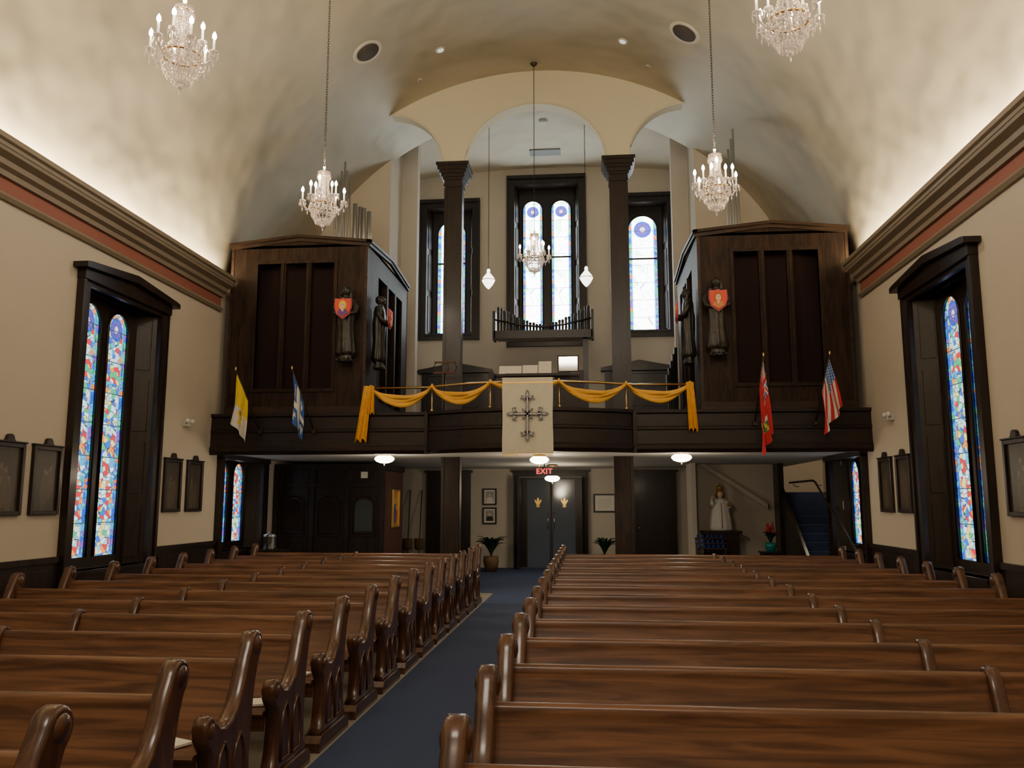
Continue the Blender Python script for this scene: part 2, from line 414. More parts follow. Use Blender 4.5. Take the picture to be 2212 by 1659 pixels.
window((WX,11.0,0),-pi/2,1.84,.78,4.46,.16,.27,[(-.27,.52,.92,4.36),(.43,.52,.92,4.36)],G_SIDE,cz0=0.0,ztop=4.62,bh=.76)
SL2=[(-.36,.50,.92,2.40),(.36,.50,.92,2.40)]
window((-WX,15.3,0),pi/2,1.8,.78,2.42,.16,.27,SL2,G_SIDE,hood=False,cz0=0,ztop=2.43,bh=.76)
window((WX,15.3,0),-pi/2,1.8,.78,2.42,.16,.27,SL2,G_SIDE,hood=False,cz0=0,ztop=2.43,bh=.76)
window((-.03,YU,DC),0,1.64,5.86,9.93,.17,.35,[(-.37,.52,6.0,9.62),(.37,.52,6.0,9.62)],G_BACK,hood=False,transom=8.1,bh=.72)
window((-2.53,YU,DS),0,1.2,5.96,9.28,.16,.35,[(0,.74,6.05,9.04)],G_BACK2,hood=False,transom=7.9,bh=.5)
window((2.43,YU,DS),0,1.2,5.96,9.28,.16,.35,[(0,.74,6.05,9.04)],G_BACK2,hood=False,transom=7.9,bh=.5)

# ------------------------------------------------------------------ loft balcony
HB=1.75; SG=.55; RB=(HB*HB+SG*SG)/(2*SG); ab=math.asin(HB/RB)
BP=[(-WX,DB)]
for k in range(33):
    a=-ab+2*ab*k/32; BP.append((RB*sin(a),DB-SG-(RB*cos(a)-RB)))
BP.append((WX,DB))
L_=root('choir_loft_balcony',(0,DB,Z0),label='dark wood choir loft balcony with curved bowed front',cat='balcony')
lp=[(a,b-DB) for a,b in BP]
MB().prism([(-WX,YB-DB)]+lp+[(WX,YB-DB)],'z',0,Z1-Z0-.01).ob('deck',WHITE,L_)
mb=MB()
mb.sweep(lp,[(0,-.04),(.1,-.04),(.115,0),(.125,.02),(.125,.08),(.10,.11),(.09,.33),(.105,.345),(.105,.385),(.09,.40),(.08,.60),(.12,.62),(.12,.67),(0,.67)])
mb.ob('fascia',DARKH,L_)
for x in(-HB,HB): MB().box(x-.03,x+.03,-.15,0,-.04,.67).ob('batten',DARKH,L_)
mb=MB(); mb.prism([(-WX,YB-DB-.01)]+lp+[(WX,YB-DB-.01)],'z',Z1-Z0-.01,Z1-Z0); mb.ob('loft_carpet',CARPET,L_)

RZ=.42
RR=root('brass_rail',(0,DB,3.18),label='brass hand rail on posts along the balcony front',cat='railing')
rp=[(-2.84,0)]+lp[1:-1]+[(2.76,0)]
MB().tube([(x,y-.04,RZ) for x,y in rp],.022,8).ob('top_rail',BRASS,RR)
def ry(x):
    for i in range(len(rp)-1):
        if rp[i][0]<=x<=rp[i+1][0]:
            t=(x-rp[i][0])/(rp[i+1][0]-rp[i][0]+1e-9); return rp[i][1]*(1-t)+rp[i+1][1]*t-.04
    return -.04
PX=[-2.74,-1.66,-.61,.52,1.62,2.68]
for x in PX: MB().lathe([(.035,-.01),(.035,.02),(.014,.04),(.014,.35),(.022,.37),(.014,.39),(.014,RZ)],8,(x,ry(x),0)).ob('post',BRASS,RR)
BU=root('yellow_bunting',(0,DB,3.18),label='golden yellow cloth swags draped along the brass rail',cat='bunting')
def swag(x0,x1,sag):
    mb=MB(); n=36
    for lay in range(3):
        pth=[];rr=[]
        for i in range(n+1):
            t=i/n; x=x0+(x1-x0)*t; s_=sag*(1-.13*lay)
            z=RZ-s_*(1-abs(2*t-1)**2.2)
            tw=t*9+lay*2.1
            pth.append((x,ry(x)-.05+.014*cos(tw),z+.022*lay*sin(pi*t)+.010*sin(tw))); w=.018+.022*sin(pi*t)
            rr.append((.020+.005*sin(9*t+lay),w*(1+.12*sin(13*t+2*lay))))
        mb.tube(pth,rr,10)
    return mb.ob('swag',YEL,BU)
for a,b,s_ in((-2.74,-1.66,.30),(-1.66,-.61,.30),(-.61,.52,.16),(.52,1.62,.30),(1.62,2.68,.27)): swag(a,b,s_)
def tail(x,dx,length,w0,w1):
    def fn(u,v):
        w=w0+(w1-w0)*v; return (x+dx*v+(u-.5)*w, -.17+.03*sin(u*16)*(.3+v)-.02*v, RZ+.02-length*v*(1-.08*abs(sin(u*7))))
    MB().grid(30,20,fn).ob('tail',YEL,BU,fix=False)
tail(-2.76,-.10,.98,.14,.21); tail(-2.70,.0,.5,.10,.13); tail(2.66,.04,.84,.12,.15)
for x in PX:
    MB().torus((x,ry(x),RZ),.040,.018,rot=pi/2,n=10,k=6).ob('knot',YEL,BU)

BN=root('banner',(0.02,DB-SG-.2,3.62),label='cream hanging banner with ornate silver and black cross',cat='banner')
MB().tube([(-.43,0,0),(.43,0,0)],.014,8).ob('rod',BRASS,BN)
BL=1.22
MB().grid(40,30,lambda u,v:((u-.5)*.81*(1+.01*sin(v*9)),-.02+.012*sin(u*14)*v,.02-BL*v)).ob('cloth',BANN,BN,fix=False)
MB().grid(40,2,lambda u,v:((u-.5)*.812,-.024+.012*sin(u*14)*.05,-.05-.025*v)).ob('gold_stripe',GOLD,BN,fix=False)
mb=MB()
for i in range(60):
    x=-.405+.81*(i+.5)/60; q=.012*sin((x/.81+.5)*14); mb.box(x-.005,x+.004,-.03+q,-.022+q,-BL-.03,-BL+.03)
mb.ob('fringe',GOLD,BN)
def cross(cz,S,y,th,inner):
    mb=MB()
    def rot(a,l): return [(p*cos(a)-q*sin(a),cz+p*sin(a)+q*cos(a)) for p,q in l]
    def lobe(a,px,py,la,lb,ra=0,n=14):
        return rot(a,[(px+la*cos(2*pi*k/n)*cos(ra)-lb*sin(2*pi*k/n)*sin(ra),py+la*cos(2*pi*k/n)*sin(ra)+lb*sin(2*pi*k/n)*cos(ra)) for k in range(n)])
    for k in range(4):
        a=pi/2*k; L1={0:.21,1:.26,2:.21,3:.32}[k]; w=.030*(S if inner else 1)
        mb.prism(rot(a,((0,-w),(L1*.5,-w*.8),(L1,-w),(L1,w),(L1*.5,w*.8),(0,w))),'y',y-th,y)
        e=.45 if inner else 1
        mb.prism(lobe(a,L1+.055,0,.072*e,.030*e),'y',y-th,y)
        mb.prism(lobe(a,L1+.005,.055,.055*e,.023*e,1.05),'y',y-th,y); mb.prism(lobe(a,L1+.005,-.055,.055*e,.023*e,-1.05),'y',y-th,y)
        if not inner:
            mb.prism(lobe(a,L1-.035,0,.014,.062),'y',y-th,y)
            mb.prism(lobe(a,L1-.015,.095,.018,.017),'y',y-th,y); mb.prism(lobe(a,L1-.015,-.095,.018,.017),'y',y-th,y)
            mb.prism(lobe(a+pi/4,.075,0,.050,.018),'y',y-th,y)
    mb.prism(lobe(0,0,0,.052*(.5 if inner else 1),.052*(.5 if inner else 1),0,20),'y',y-th,y)
    return mb
cross(-.57,1,-.042,.008,False).ob('cross_emblem',SILV,BN)
cross(-.57,.4,-.052,.006,True).ob('cross_inlay',mat('cross_pale',(.46,.45,.42),.4,.3,var=.5,vs=30),BN)  # smaller, paler silver cross laid over the emblem

# flags
def flag(px,pz,tx,tz,label,mats,mf,L,hoist,dxs=0,top=.06):
    A=Vector((px,DB-.16,pz)); B=Vector((tx,DB-.55,tz)); R=root('flag',A,label=label,cat='flag',group='flags on the balcony front')
    d=B-A
    MB().tube([(0,0,0),tuple(d)],.013,8).ob('pole',IRON,R)
    MB().lathe([(.001,.06),(.014,.04),(.018,.03),(.010,.0),(.014,-.01)],8,tuple(d)).ob('finial',GOLD,R)
    MB().box(-.03,.03,-.01,.05,-.05,.03).ob('bracket',IRON,R)
    def fn(u,v):
        s_=1-top-hoist*u; p=d*s_; w=v**.7
        x=p.x+dxs*v*(1-u)+.030*sin(u*13+v*3)*w; y=p.y+.06*sin(u*10+2*v)*w-.01
        z=p.z-L*v*(1-.10*u)
        return (x,y,z)
    MB().grid(52,70,fn,mf=mf).ob('cloth',mats,R,fix=False)
def f_vat(u,v):
    if v<.5: return 1
    if (abs(u-.5-(v-.74)*.8)<.05 or abs(u-.5+(v-.74)*.8)<.05) and abs(v-.74)<.12: return 1
    if (u-.5)**2+((v-.6)*1.4)**2<.008: return 2
    return 0
flag(-4.64,2.87,-4.95,3.87,'yellow and white flag with crossed keys on slanted pole',[FWHITE,FYEL,GOLD],f_vat,.80,.45,-.08)
def f_que(u,v):
    if abs(u-.5)<.10 or abs(v-.5)<.07: return 0
    for a in(.22,.78):
        for b in(.23,.77):
            du=abs(u-a);dv=abs(v-b)
            if (du<.03 and dv<.11) or (dv<.02 and du<.11) or (abs(du-.07)<.03 and -.08<v-b<.01): return 0
    return 1
flag(-3.69,2.87,-3.97,3.87,'blue flag with white cross and white lilies on slanted pole',[FWHITE,FBLUE],f_que,.78,.5,.02)
def f_ont(u,v):
    if u<.55 and v<.45:
        a=u/.55;b=v/.45
        if abs(a-.5)<.08 or abs(b-.5)<.08: return 2
        if abs(a-.5)<.15 or abs(b-.5)<.15: return 0
        if abs(a-b)<.05 or abs(a+b-1)<.05: return 2
        if abs(a-b)<.13 or abs(a+b-1)<.13: return 0
        return 1
    if .4<u<.8 and .58<v<.82:
        if v<.66: return 2 if abs(u-.6)<.04 else 0
        return 4 if ((int(u*20)+int(v*20))%3) else 3
    return 2
flag(3.69,2.94,3.79,3.97,'red ensign flag with union canton and coat of arms',[FWHITE,FBLUE,FRED,FYEL,FGREEN],f_ont,1.18,.45,.12)
def f_us(u,v):
    if u<7/13 and v<.4:
        a=(u*13/7*6)%1; b=(v/.4*7)%1
        return 0 if abs(a-.5)+abs(b-.5)<.36 else 1
    return 2 if int(u*13)%2==0 else 0
flag(4.65,2.94,4.82,3.98,'red white and blue stars and stripes flag on slanted pole',[FWHITE,FBLUE,FRED],f_us,.76,.5,.18)

# ------------------------------------------------------------------ organ cases
ORR=mat('shield_orange_red',(.72,.075,.03),.6); SHE=mat('shield_edge',(.40,.06,.10),.5); AUB=mat('auburn',(.5,.10,.03),.6); CRD=mat('ochre_dress',(.60,.22,.06),.6); PRP=mat('purple_dress',(.14,.05,.22),.6)
def carved(loc_,rz,label,hair):
    R=root('carved_statue',loc_,rz,label=label,cat='statue',group='carved statues on the organ cases')
    H=1.36; mb=MB(); n=32
    pr=[(0,.14,.09,.0,.1),(.05,.155,.11,0,.18),(.15,.14,.10,0,.18),(.3,.125,.09,0,.17),(.42,.125,.10,0,.15),(.5,.13,.105,0,.13),(.6,.14,.11,0,.10),(.68,.14,.10,0,.06),(.75,.155,.10,0,.03),(.8,.16,.09,0,.02),(.835,.11,.075,0,0),(.85,.05,.05,-.01,0),(.868,.045,.048,-.02,0),(.885,.055,.062,-.03,0),(.92,.068,.075,-.035,0),(.955,.066,.075,-.03,0),(.985,.045,.05,-.02,0),(1.0,.01,.01,-.02,0)]
    vs=[];fs=[]
    for zf,rx,ry_,dy,fo in pr:
        for i in range(n):
            t=2*pi*i/n; k=1+fo*sin(7*t+zf*3)+fo*.5*sin(11*t)
            vs.append((rx*k*cos(t),dy+ry_*k*sin(t),.14+zf*(H-.14)))
    for j in range(len(pr)-1):
        for i in range(n): i2=(i+1)%n; fs.append((j*n+i,j*n+i2,(j+1)*n+i2,(j+1)*n+i))
    fs.append(tuple(range(n))[::-1]); mb.add(vs,fs,0,True)
    zs=lambda q:.14+q*(H-.14)
    for s_ in(-1,1):
        mb.tube([(s_*.13,0,zs(.79)),(s_*.18,-.03,zs(.70)),(s_*.175,-.09,zs(.60)),(s_*.12,-.15,zs(.58)),(s_*.09,-.165,zs(.59))],[.05,.055,.05,.032,.025],8)
        for k in range(4): mb.tube([(s_*.10,-.17,zs(.575)+k*.016),(s_*.06,-.195,zs(.58)+k*.016)],.008,5)
    mb.octa((0,-.112,zs(.92)),.011,.022)
    mb.sphere((-.025,-.095,zs(.935)),.010); mb.sphere((.025,-.095,zs(.935)),.010)
    mb.box(-.018,.018,-.104,-.09,zs(.896),zs(.902))
    mb.sphere((0,.005,zs(.94)),.078,0,12,8,1,1,1.05)
    for s_ in(-1,1): mb.tube([(s_*.06,-.02,zs(.96)),(s_*.08,-.01,zs(.90)),(s_*.085,-.02,zs(.84)),(s_*.10,-.03,zs(.79))],[.02,.03,.03,.012],8)
    if hair: mb.torus((0,-.01,zs(.985)),.06,.016,flat=True,n=12)
    mb.ob('figure',FIG,R)
    mb=MB(); mb.lathe([(.14,.02),(.15,.05),(.11,.08),(.13,.13),(.11,.16)],14,(0,0,0),fold=.08,nf=7,sy=.6)
    for k in range(7): mb.sphere((-.12+.04*k,-.08,.05+.03*(k%2)),.025)
    mb.ob('foliage_base',FIG,R)
    sh=[(-.14,.15),(-.05,.14),(0,.16),(.05,.14),(.14,.15),(.15,.0),(.11,-.12),(0,-.20),(-.11,-.12),(-.15,0)]
    zc=zs(.665)
    MB().prism([(a*.93,b*.93+zc) for a,b in sh],'y',-.215,-.19).prism([(a*1.05,b*1.05+zc) for a,b in sh],'y',-.20,-.185,1).ob('shield',[ORR,SHE],R)
    ell=lambda cx,cz,a,b,n=16:[(cx+a*cos(2*pi*k/n),zc+cz+b*sin(2*pi*k/n)) for k in range(n)]
    mb=MB()
    mb.prism([(-.09,zc-.115),(0,zc-.165),(.09,zc-.115),(.075,zc-.05),(0,zc-.03),(-.075,zc-.05)],'y',-.222,-.214,0)
    mb.prism(ell(0,.030,.068,.085),'y',-.224,-.214,1)
    mb.prism(ell(0,.015,.044,.060),'y',-.230,-.214,2)
    mb.prism([(-.018,zc-.08),(.018,zc-.08),(.02,zc-.03),(-.02,zc-.03)],'y',-.227,-.214,2)
    for s_ in(-1,1): mb.prism(ell(s_*.018,.03,.008,.005,6),'y',-.233,-.229,3)
    mb.prism(ell(0,-.020,.014,.005,6),'y',-.233,-.229,4)
    mb.ob('portrait',[PRP if hair else CRD,FYEL if hair else AUB,SKIN,BLACK,FRED],R)
    return R
def organ(sx):
    X0,X1=sorted((sx*2.87,sx*5.38)); y0=DB+.05; Y1=17.25; zb=3.18; zt=6.22
    R=root('organ_case',((X0+X1)/2,y0,zb),label='dark oak pipe organ case with slatted grille openings',cat='organ case',group='organ cases in the loft')
    cx=(X0+X1)/2; hx=(X1-X0)/2; H=zt-zb; D=Y1-y0
    ox0,ox1=sorted((sx*3.48,sx*4.88)); ox0-=cx; ox1-=cx; oz0=.44;oz1=2.70
    mb=MB(); t=.06
    for a,b,c,d in [(-hx,ox0,0,H),(ox1,hx,0,H),(ox0,ox1,0,oz0),(ox0,ox1,oz1,H)]: mb.box(a,b,0,t,c,d)
    xi=-sx*hx; xa,xb=sorted((xi,xi+sx*t))
    for a,b,c,d in((t,.75,0,H),(2.7,D,0,H),(.75,2.7,0,.3),(.75,2.7,2.62,H)): mb.box(xa,xb,a,b,c,d)
    xo=sx*hx; mb.box(*sorted((xo,xo-sx*t)),t,D,0,H); mb.box(-hx,hx,D-.05,D,0,H)
    mb.box(-hx,hx,0,D,H-.05,H)
    mb.prism([(-hx,H),(hx,H),(.1,H+.12),(-.1,H+.12)],'y',.0,D)
    mb.ob('case_body',ORG,R)
    mb=MB()
    mb.box(-hx+.05,hx-.05,.3,.33,.2,H-.1); x_=xi+sx*.3; mb.box(*sorted((x_,x_+sx*.03)),.4,D-.1,.2,H-.1); mb.ob('grille_cloth',CLOTH,R)
    for k in(1,2): xm=ox0+(ox1-ox0)*k/3; MB().box(xm-.045,xm+.045,-.01,.12,oz0,oz1).box(xm-.015,xm+.015,-.03,-.01,oz0,oz1).ob('grille_mullion',ORG,R)
    for k in(1,2): ym=.75+1.95*k/3; MB().box(*sorted((xi-sx*.02,xi+sx*.1)),ym-.05,ym+.05,.3,2.62).ob('grille_mullion',ORG,R)
    mb=MB()
    for a,b,c,d in((ox0-.06,ox0,oz0-.06,oz1+.06),(ox1,ox1+.06,oz0-.06,oz1+.06),(ox0,ox1,oz1,oz1+.06),(ox0,ox1,oz0-.06,oz0)): mb.box(a,b,-.025,.08,c,d)
    mb.ob('grille_frame',ORG,R)
    mb=MB(); e=.06; eo=.02; l=-hx-(e if sx>0 else eo); r=hx+(e if sx<0 else eo)
    mb.prism([(l,H+.0),(l,H+.05),(0,H+.18),(r,H+.05),(r,H+.0),(0,H+.13)],'y',-.08,.02)
    mb.prism([(-hx,H-.06),(-hx,H),(0,H+.13),(hx,H),(hx,H-.06),(0,H+.07)],'y',-.035,.02)
    mb.prism([(-.08,H),(-.08,H+.05),(D/2,H+.18),(D,H+.05),(D,H),(D/2,H+.13)],'x',*sorted((xi-sx*e,xi+sx*.02)))
    mb.prism([(-.03,H-.06),(-.03,H),(D/2,H+.13),(D,H),(D,H-.06),(D/2,H+.07)],'x',*sorted((xi-sx*.035,xi+sx*.02)))
    mb.box(-hx,-hx+.05,-.02,.0,0,H-.06); mb.box(hx-.05,hx,-.02,0,0,H-.06); mb.box(-hx,hx,-.03,0,0,.12)
    mb.ob('pediment_moulding',ORGH,R)
    return R
organ(-1); organ(1)
carved((-3.20,DB-.10,4.03),0,'dark carved wooden statue holding a painted shield, gold hair portrait',True)
carved((3.15,DB-.10,4.03),0,'dark carved wooden statue holding a painted shield, red hair portrait',False)
carved((-2.74,DB+.42,3.98),pi/2,'dark carved wooden statue on the side of organ case',False)
carved((2.74,DB+.42,3.98),-pi/2,'dark carved wooden statue on the side of organ case',True)

def piperank(loc_,specs,label,base):
    R=root('organ_pipe_rank',loc_,label=label,cat='organ pipes')
    MB().box(*base).ob('wind_chest',ORGH,R)
    for x,y,z,r,hh,mt in specs:
        MB().lathe([(.008,0),(r,.22*min(1,hh)),(r,hh),(r*.8,hh+.002)],10,(x,y,z)).ob('pipe',mt,R)
zt_=6.40
sp=[(-.02+.055*k,.1+.04*(k%2),.14,.020,[1.0,1.25,1.55,1.75,1.55,1.3][k],PIPE) for k in range(6)]
sp+=[(.32+.09*k,.3+.05*(k%2),.14,.045,.95-.05*k,PIPE) for k in range(4)]
piperank((-3.82,15.0,zt_-.06),sp,'tall grey metal organ pipes standing on organ case',(-.35,.72,-.1,.5,0,.16))
sp=[(.20-.05*k,.1+.03*(k%2),.14,.020,[1.2,2.1,1.9,1.7,1.5][k],PIPE) for k in range(5)]
piperank((3.60,15.0,zt_-.06),sp,'tall slender grey metal organ pipes standing on case',(-.28,.3,-.1,.4,0,.2))
sp=[(-.2+.07*k,.0+.04*(k%2),.05,.026,.42-.03*k,PIPED if k%2 else PIPE) for k in range(6)]
piperank((4.42,15.0,zt_-.14),sp,'short organ pipes on top of organ case',(-.3,.3,-.1,.15,-.05,.08))

R=root('organ_pipe_rack',(0,18.3,Z1),label='dark wooden rack of small organ pipes before the window',cat='organ pipes')
mb=MB(); mb.prism([(-1.05,2.22),(1.05,2.22),(1.10,2.30),(.9,2.28),(-.9,2.28),(-1.10,2.30)],'y',-.1,.25); mb.box(-1.1,1.1,-.12,-.08,2.22,2.40); mb.box(-1.13,-1.07,-.12,.25,2.2,2.85);mb.box(1.07,1.13,-.12,.25,2.2,2.85)
mb.tube([(-1.1,-.1,2.66),(-.5,-.1,2.52),(0,-.1,2.47),(.5,-.1,2.52),(1.1,-.1,2.66)],.022,6); mb.box(.88,1.0,0,.1,0,2.22); mb.ob('rack_frame',DARK,R)
for k in range(29):
    x=-1.02+2.04*k/28; hh=.14+.42*abs(x)**1.5+.03*(k%2)
    MB().lathe([(.014,2.28),(.026,2.33),(.028,2.33+hh),(.034,2.36+hh),(.030,2.40+hh)],8,(x,.03+.05*(k%2),0)).ob('pipe',PIPED,R)

def column(x,label):
    R=root('column',(x,15.84,0),label=label,cat='column',group='loft columns')
    mb=MB(); mb.box(-.165,.165,-.165,.165,.25,7.9)
    for a in(-.165,.12): mb.box(a,a+.045,-.18,-.165,.3,7.85)
    mb.box(-.18,-.165,-.165,-.12,.3,7.85);mb.box(.165,.18,-.165,-.12,.3,7.85)
    mb.ob('shaft',DARK,R)
    mb=MB()
    for w,a,b in((.19,7.86,7.92),(.18,7.92,8.0),(.205,8.0,8.05),(.235,8.05,8.12),(.27,8.12,8.18),(.30,8.18,8.26),(.325,8.26,8.33)): mb.box(-w,w,-w,w,a,b)
    mb.ob('capital',DARK,R)
    MB().box(-.23,.23,-.23,.23,0.012,.2).box(-.20,.20,-.20,.20,.2,.27).ob('plinth',DARK,R)
column(-1.63,'square dark oak column with stepped capital'); column(1.63,'square dark oak column with stepped capital')

# ------------------------------------------------------------------ loft furniture
R=root('organ_console',(0.05,15.0,Z1),label='dark wooden organ console behind the balcony rail',cat='organ console')
mb=MB(); mb.box(-.85,.85,.0,.55,0,.74); mb.prism([(.0,.74),(.5,.74),(.5,.95),(.38,.95)],'x',-.8,.8); mb.box(-.86,-.78,-.05,.56,0,.97); mb.box(.78,.86,-.05,.56,0,.97)
mb.box(-.86,.86,.34,.58,.93,.98); mb.ob('console_body',DARKH,R)
MB().box(-.6,.6,.3,.33,.93,.98).ob('music_ledge',DARKH,R)
for x,w,hh in((-.46,.42,.16),(-.09,.28,.17),(.19,.24,.24)):
    MB().prism([(.34,.0),(.345,.0),(.44,hh),(.435,hh)],'x',-w/2,w/2).ob('sheet_music',PAPER,loc=(x,14.98,Z1+.98),label='white sheet of music on the organ console',cat='sheet music',group='sheet music on the console')
R=root('mirror',(.62,15.5,Z1+.98),label='small rectangular wood framed mirror on organ console',cat='mirror')
MB().box(-.2,.2,0,.03,.04,.36).ob('frame',ORGH,R); MB().box(-.175,.175,-.006,0,.065,.335).ob('glass',mat('mirror_glass',(.8,.8,.75),.05,1),R)
MB().lathe([(.06,0),(.06,.01),(.012,.02),(.012,.05)],8).ob('stand',IRON,R)
R=root('music_stand',(-1.62,14.9,Z1),label='dark lyre shaped music stand in the loft',cat='music stand')
MB().lathe([(.16,0),(.15,.02),(.02,.05),(.015,.95)],10).ob('pole',DARK,R)
MB().box(-.22,.22,0,.03,.93,.97).box(-.2,.2,.0,.03,1.13,1.16).tube([(-.18,.01,.95),(-.22,.01,1.05),(-.16,.01,1.15)],.012,6).tube([(.18,.01,.95),(.22,.01,1.05),(.16,.01,1.15)],.012,6).tube([(-.05,.01,.95),(-.07,.01,1.05),(-.04,.01,1.15)],.01,6).tube([(.05,.01,.95),(.07,.01,1.05),(.04,.01,1.15)],.01,6).ob('desk',MAROON,R)
for x,nm in((-2.35,7),(2.25,8)):
    R=root('door_%d'%nm,(x,YU,Z1),kind='structure')
    mb=MB(); mb.box(-.85,-.7,-.08,0,0,1.85); mb.box(.7,.85,-.08,0,0,1.85); mb.box(-.7,.7,-.06,0,1.75,1.85)
    mb.prism([(-.95,1.82),(-.95,1.9),(0,2.08),(.95,1.9),(.95,1.82)],'y',-.16,0); mb.ob('casing',DARK,R)
    mb=MB(); mb.box(-.7,.7,-.03,0,0,1.75)
    for a in(-.6,.08):
        for b,c in((.15,.8),(.95,1.6)): mb.box(a,a+.52,-.05,-.03,b,c)
    mb.ob('door_leaf',DARK,R)
R=root('pipe_cluster',(2.50,15.9,Z1),label='dark organ pipes beside the organ case',cat='organ pipes')
for k in range(5): MB().lathe([(.01,0),(.035,.2),(.035,1.0+.15*k)],8,(.0+.05*k,.1*k,0)).ob('pipe',PIPED,R)

# ------------------------------------------------------------------ lower level, rear wall
def frame_door(n,x,w,h_,y=YB):
    R=root('door_%d'%n,(x,y,.012),kind='structure')
    o=w/2+.14; mb=MB(); mb.box(-o,-w/2,-.09,0,0,h_+.15); mb.box(w/2,o,-.09,0,0,h_+.15); mb.box(-w/2,w/2,-.09,0,h_,h_+.15); mb.box(-o-.05,o+.05,-.13,0,h_+.11,h_+.17); mb.ob('casing',DARK,R)
    return R
R=frame_door(1,0,1.6,2.28)
for sx in(-1,1):
    MB().box(*sorted((sx*.80,sx*.76)),-.62,.0,.0,2.24).box(*sorted((sx*.76,sx*.745)),-.52,-.08,.2,1.0).box(*sorted((sx*.76,sx*.745)),-.52,-.08,1.15,2.1).ob('open_leaf',DARK,R)
GD=mat('vestibule_glass',(.052,.060,.068),.12,.0,em=(.38,.42,.46),es=.03)
for sx in(-1,1):
    a,b=sorted((sx*.015,sx*.64)); MB().box(a,b,.25,.28,.0,2.22).ob('glass_leaf',GD,R)
    MB().box(a,a+.03,.235,.255,0,2.22).box(b-.03,b,.235,.255,0,2.22).ob('leaf_edge',IRON,R)
    MB().tube([(sx*.08,.25,.95),(sx*.08,.19,.97),(sx*.08,.19,1.35),(sx*.08,.25,1.37)],.012,6).ob('pull_handle',STEEL,R)
    mb=MB(); c0=sx*.34; zc=1.62
    def lobe(px,pz,a,b,rot,n=12): return [(c0+px+a*cos(2*pi*k/n)*cos(rot)-b*sin(2*pi*k/n)*sin(rot),zc+pz+a*cos(2*pi*k/n)*sin(rot)+b*sin(2*pi*k/n)*cos(rot)) for k in range(n)]
    for q in((0,.05,.03,.09,0),(-.055,.03,.02,.065,.5),(.055,.03,.02,.065,-.5),(0,-.035,.055,.012,0),(0,-.08,.012,.045,0),(-.03,-.08,.01,.03,-.6),(.03,-.08,.01,.03,.6)): mb.prism(lobe(*q),'y',.235,.248)
    mb.ob('fleur_de_lis',GOLD,R)
mb=MB(); mb.box(-.80,-.64,.24,.3,0,2.28); mb.box(.64,.80,.24,.3,0,2.28); mb.box(-.64,.64,.24,.3,2.22,2.28); mb.ob('glass_door_frame',DARK,R)
for n_,x in((2,-2.62),(3,2.58)):
    R=frame_door(n_,x,.86,2.28)
    mb=MB(); mb.box(-.43,.43,-.04,0,0,2.28)
    for b,c in((.2,.95),(1.1,2.1)): mb.box(-.33,.33,-.055,-.04,b,c)
    mb.ob('door_leaf',DARK,R)
    if n_==2: MB().box(-.18,-.04,-.06,-.055,.75,1.95).ob('glass_slit',mat('frosted_slit',(.4,.42,.4),.3,em=(.8,.85,.8),es=.35),R)
    else: MB().sphere((-.36,-.08,1.0),.03).ob('knob',BRASS,R)
wallgrid('wall_vestibule','y',-2,2,0,2.8,24.3,24.4,[],mat('vestibule_paint',(.2,.27,.33),.7))
MB().box(-2,2,YB+.12,24.4,2.8,2.9).ob('ceiling_vestibule',WHITE,kind='structure')

def picframe(loc_,w,h_,rz,label,mf,mats,orn=False,group=None,fm=None,cat='picture'):
    R=root('framed_picture',loc_,rz,label=label,cat=cat,group=group)
    t=.035 if not orn else .05
    mb=MB()
    for a,b,c,d in((-w/2,-w/2+t,0,h_),(w/2-t,w/2,0,h_),(-w/2+t,w/2-t,0,t),(-w/2+t,w/2-t,h_-t,h_)): mb.box(a,b,-.045,0,c,d)
    if orn:
        mb.prism([(-.11,h_),(-.07,h_+.03)]+[(.055*cos(pi-pi*k/8),h_+.05+.05*sin(pi-pi*k/8)) for k in range(9)]+[(.07,h_+.03),(.11,h_)],'y',-.05,0)
        mb.prism([(-w/2-.015,h_-.0),(-w/2-.015,h_+.02),(w/2+.015,h_+.02),(w/2+.015,h_)],'y',-.055,0)
    mb.ob('frame',fm or BLACK,R,bev=.006)
    MB().grid(30,42,lambda u,v:(-w/2+t+(w-2*t)*u,-.015,t+(h_-2*t)*v),mf=mf,sm=False).ob('picture_panel',mats,R,fix=False)
    return R
SEP=mat('sepia_dark',(.045,.032,.018),.4,var=.6,vs=9); SEP2=mat('sepia_mid',(.080,.056,.033),.4,var=.5,vs=14); SEP3=mat('sepia_light',(.13,.10,.06),.4,var=.3,vs=12)
GREY=mat('photo_grey',(.35,.35,.34),.5)
def portrait(bg,coat,face):
    def fn(u,v):
        if not(.14<u<.86 and .12<v<.88): return 0
        if ((u-.5)/.11)**2+((v-.6)/.12)**2<1: return face
        if v<.45 and abs(u-.5)<.30-.3*max(0,v-.28): return coat
        return bg
    return fn
picframe((-1.56,YB-.0,1.58),.36,.42,0,'small black framed grey portrait photograph on the wall',portrait(1,0,2),[PAPER,GREY,SKIN,BLACK],group='portrait photographs by the door')
picframe((-1.56,YB-.0,1.10),.36,.42,0,'small black framed dark portrait photograph on the wall',portrait(1,3,2),[PAPER,GREY,SKIN,BLACK],group='portrait photographs by the door')
picframe((1.36,YB-.0,1.40),.56,.46,0,'black framed certificate with fine lines on the wall',lambda u,v:1 if (.15<u<.85 and .2<v<.8 and int(v*34)%4==0) else 0,[PAPER,mat('ink',(.45,.43,.38),.8)])
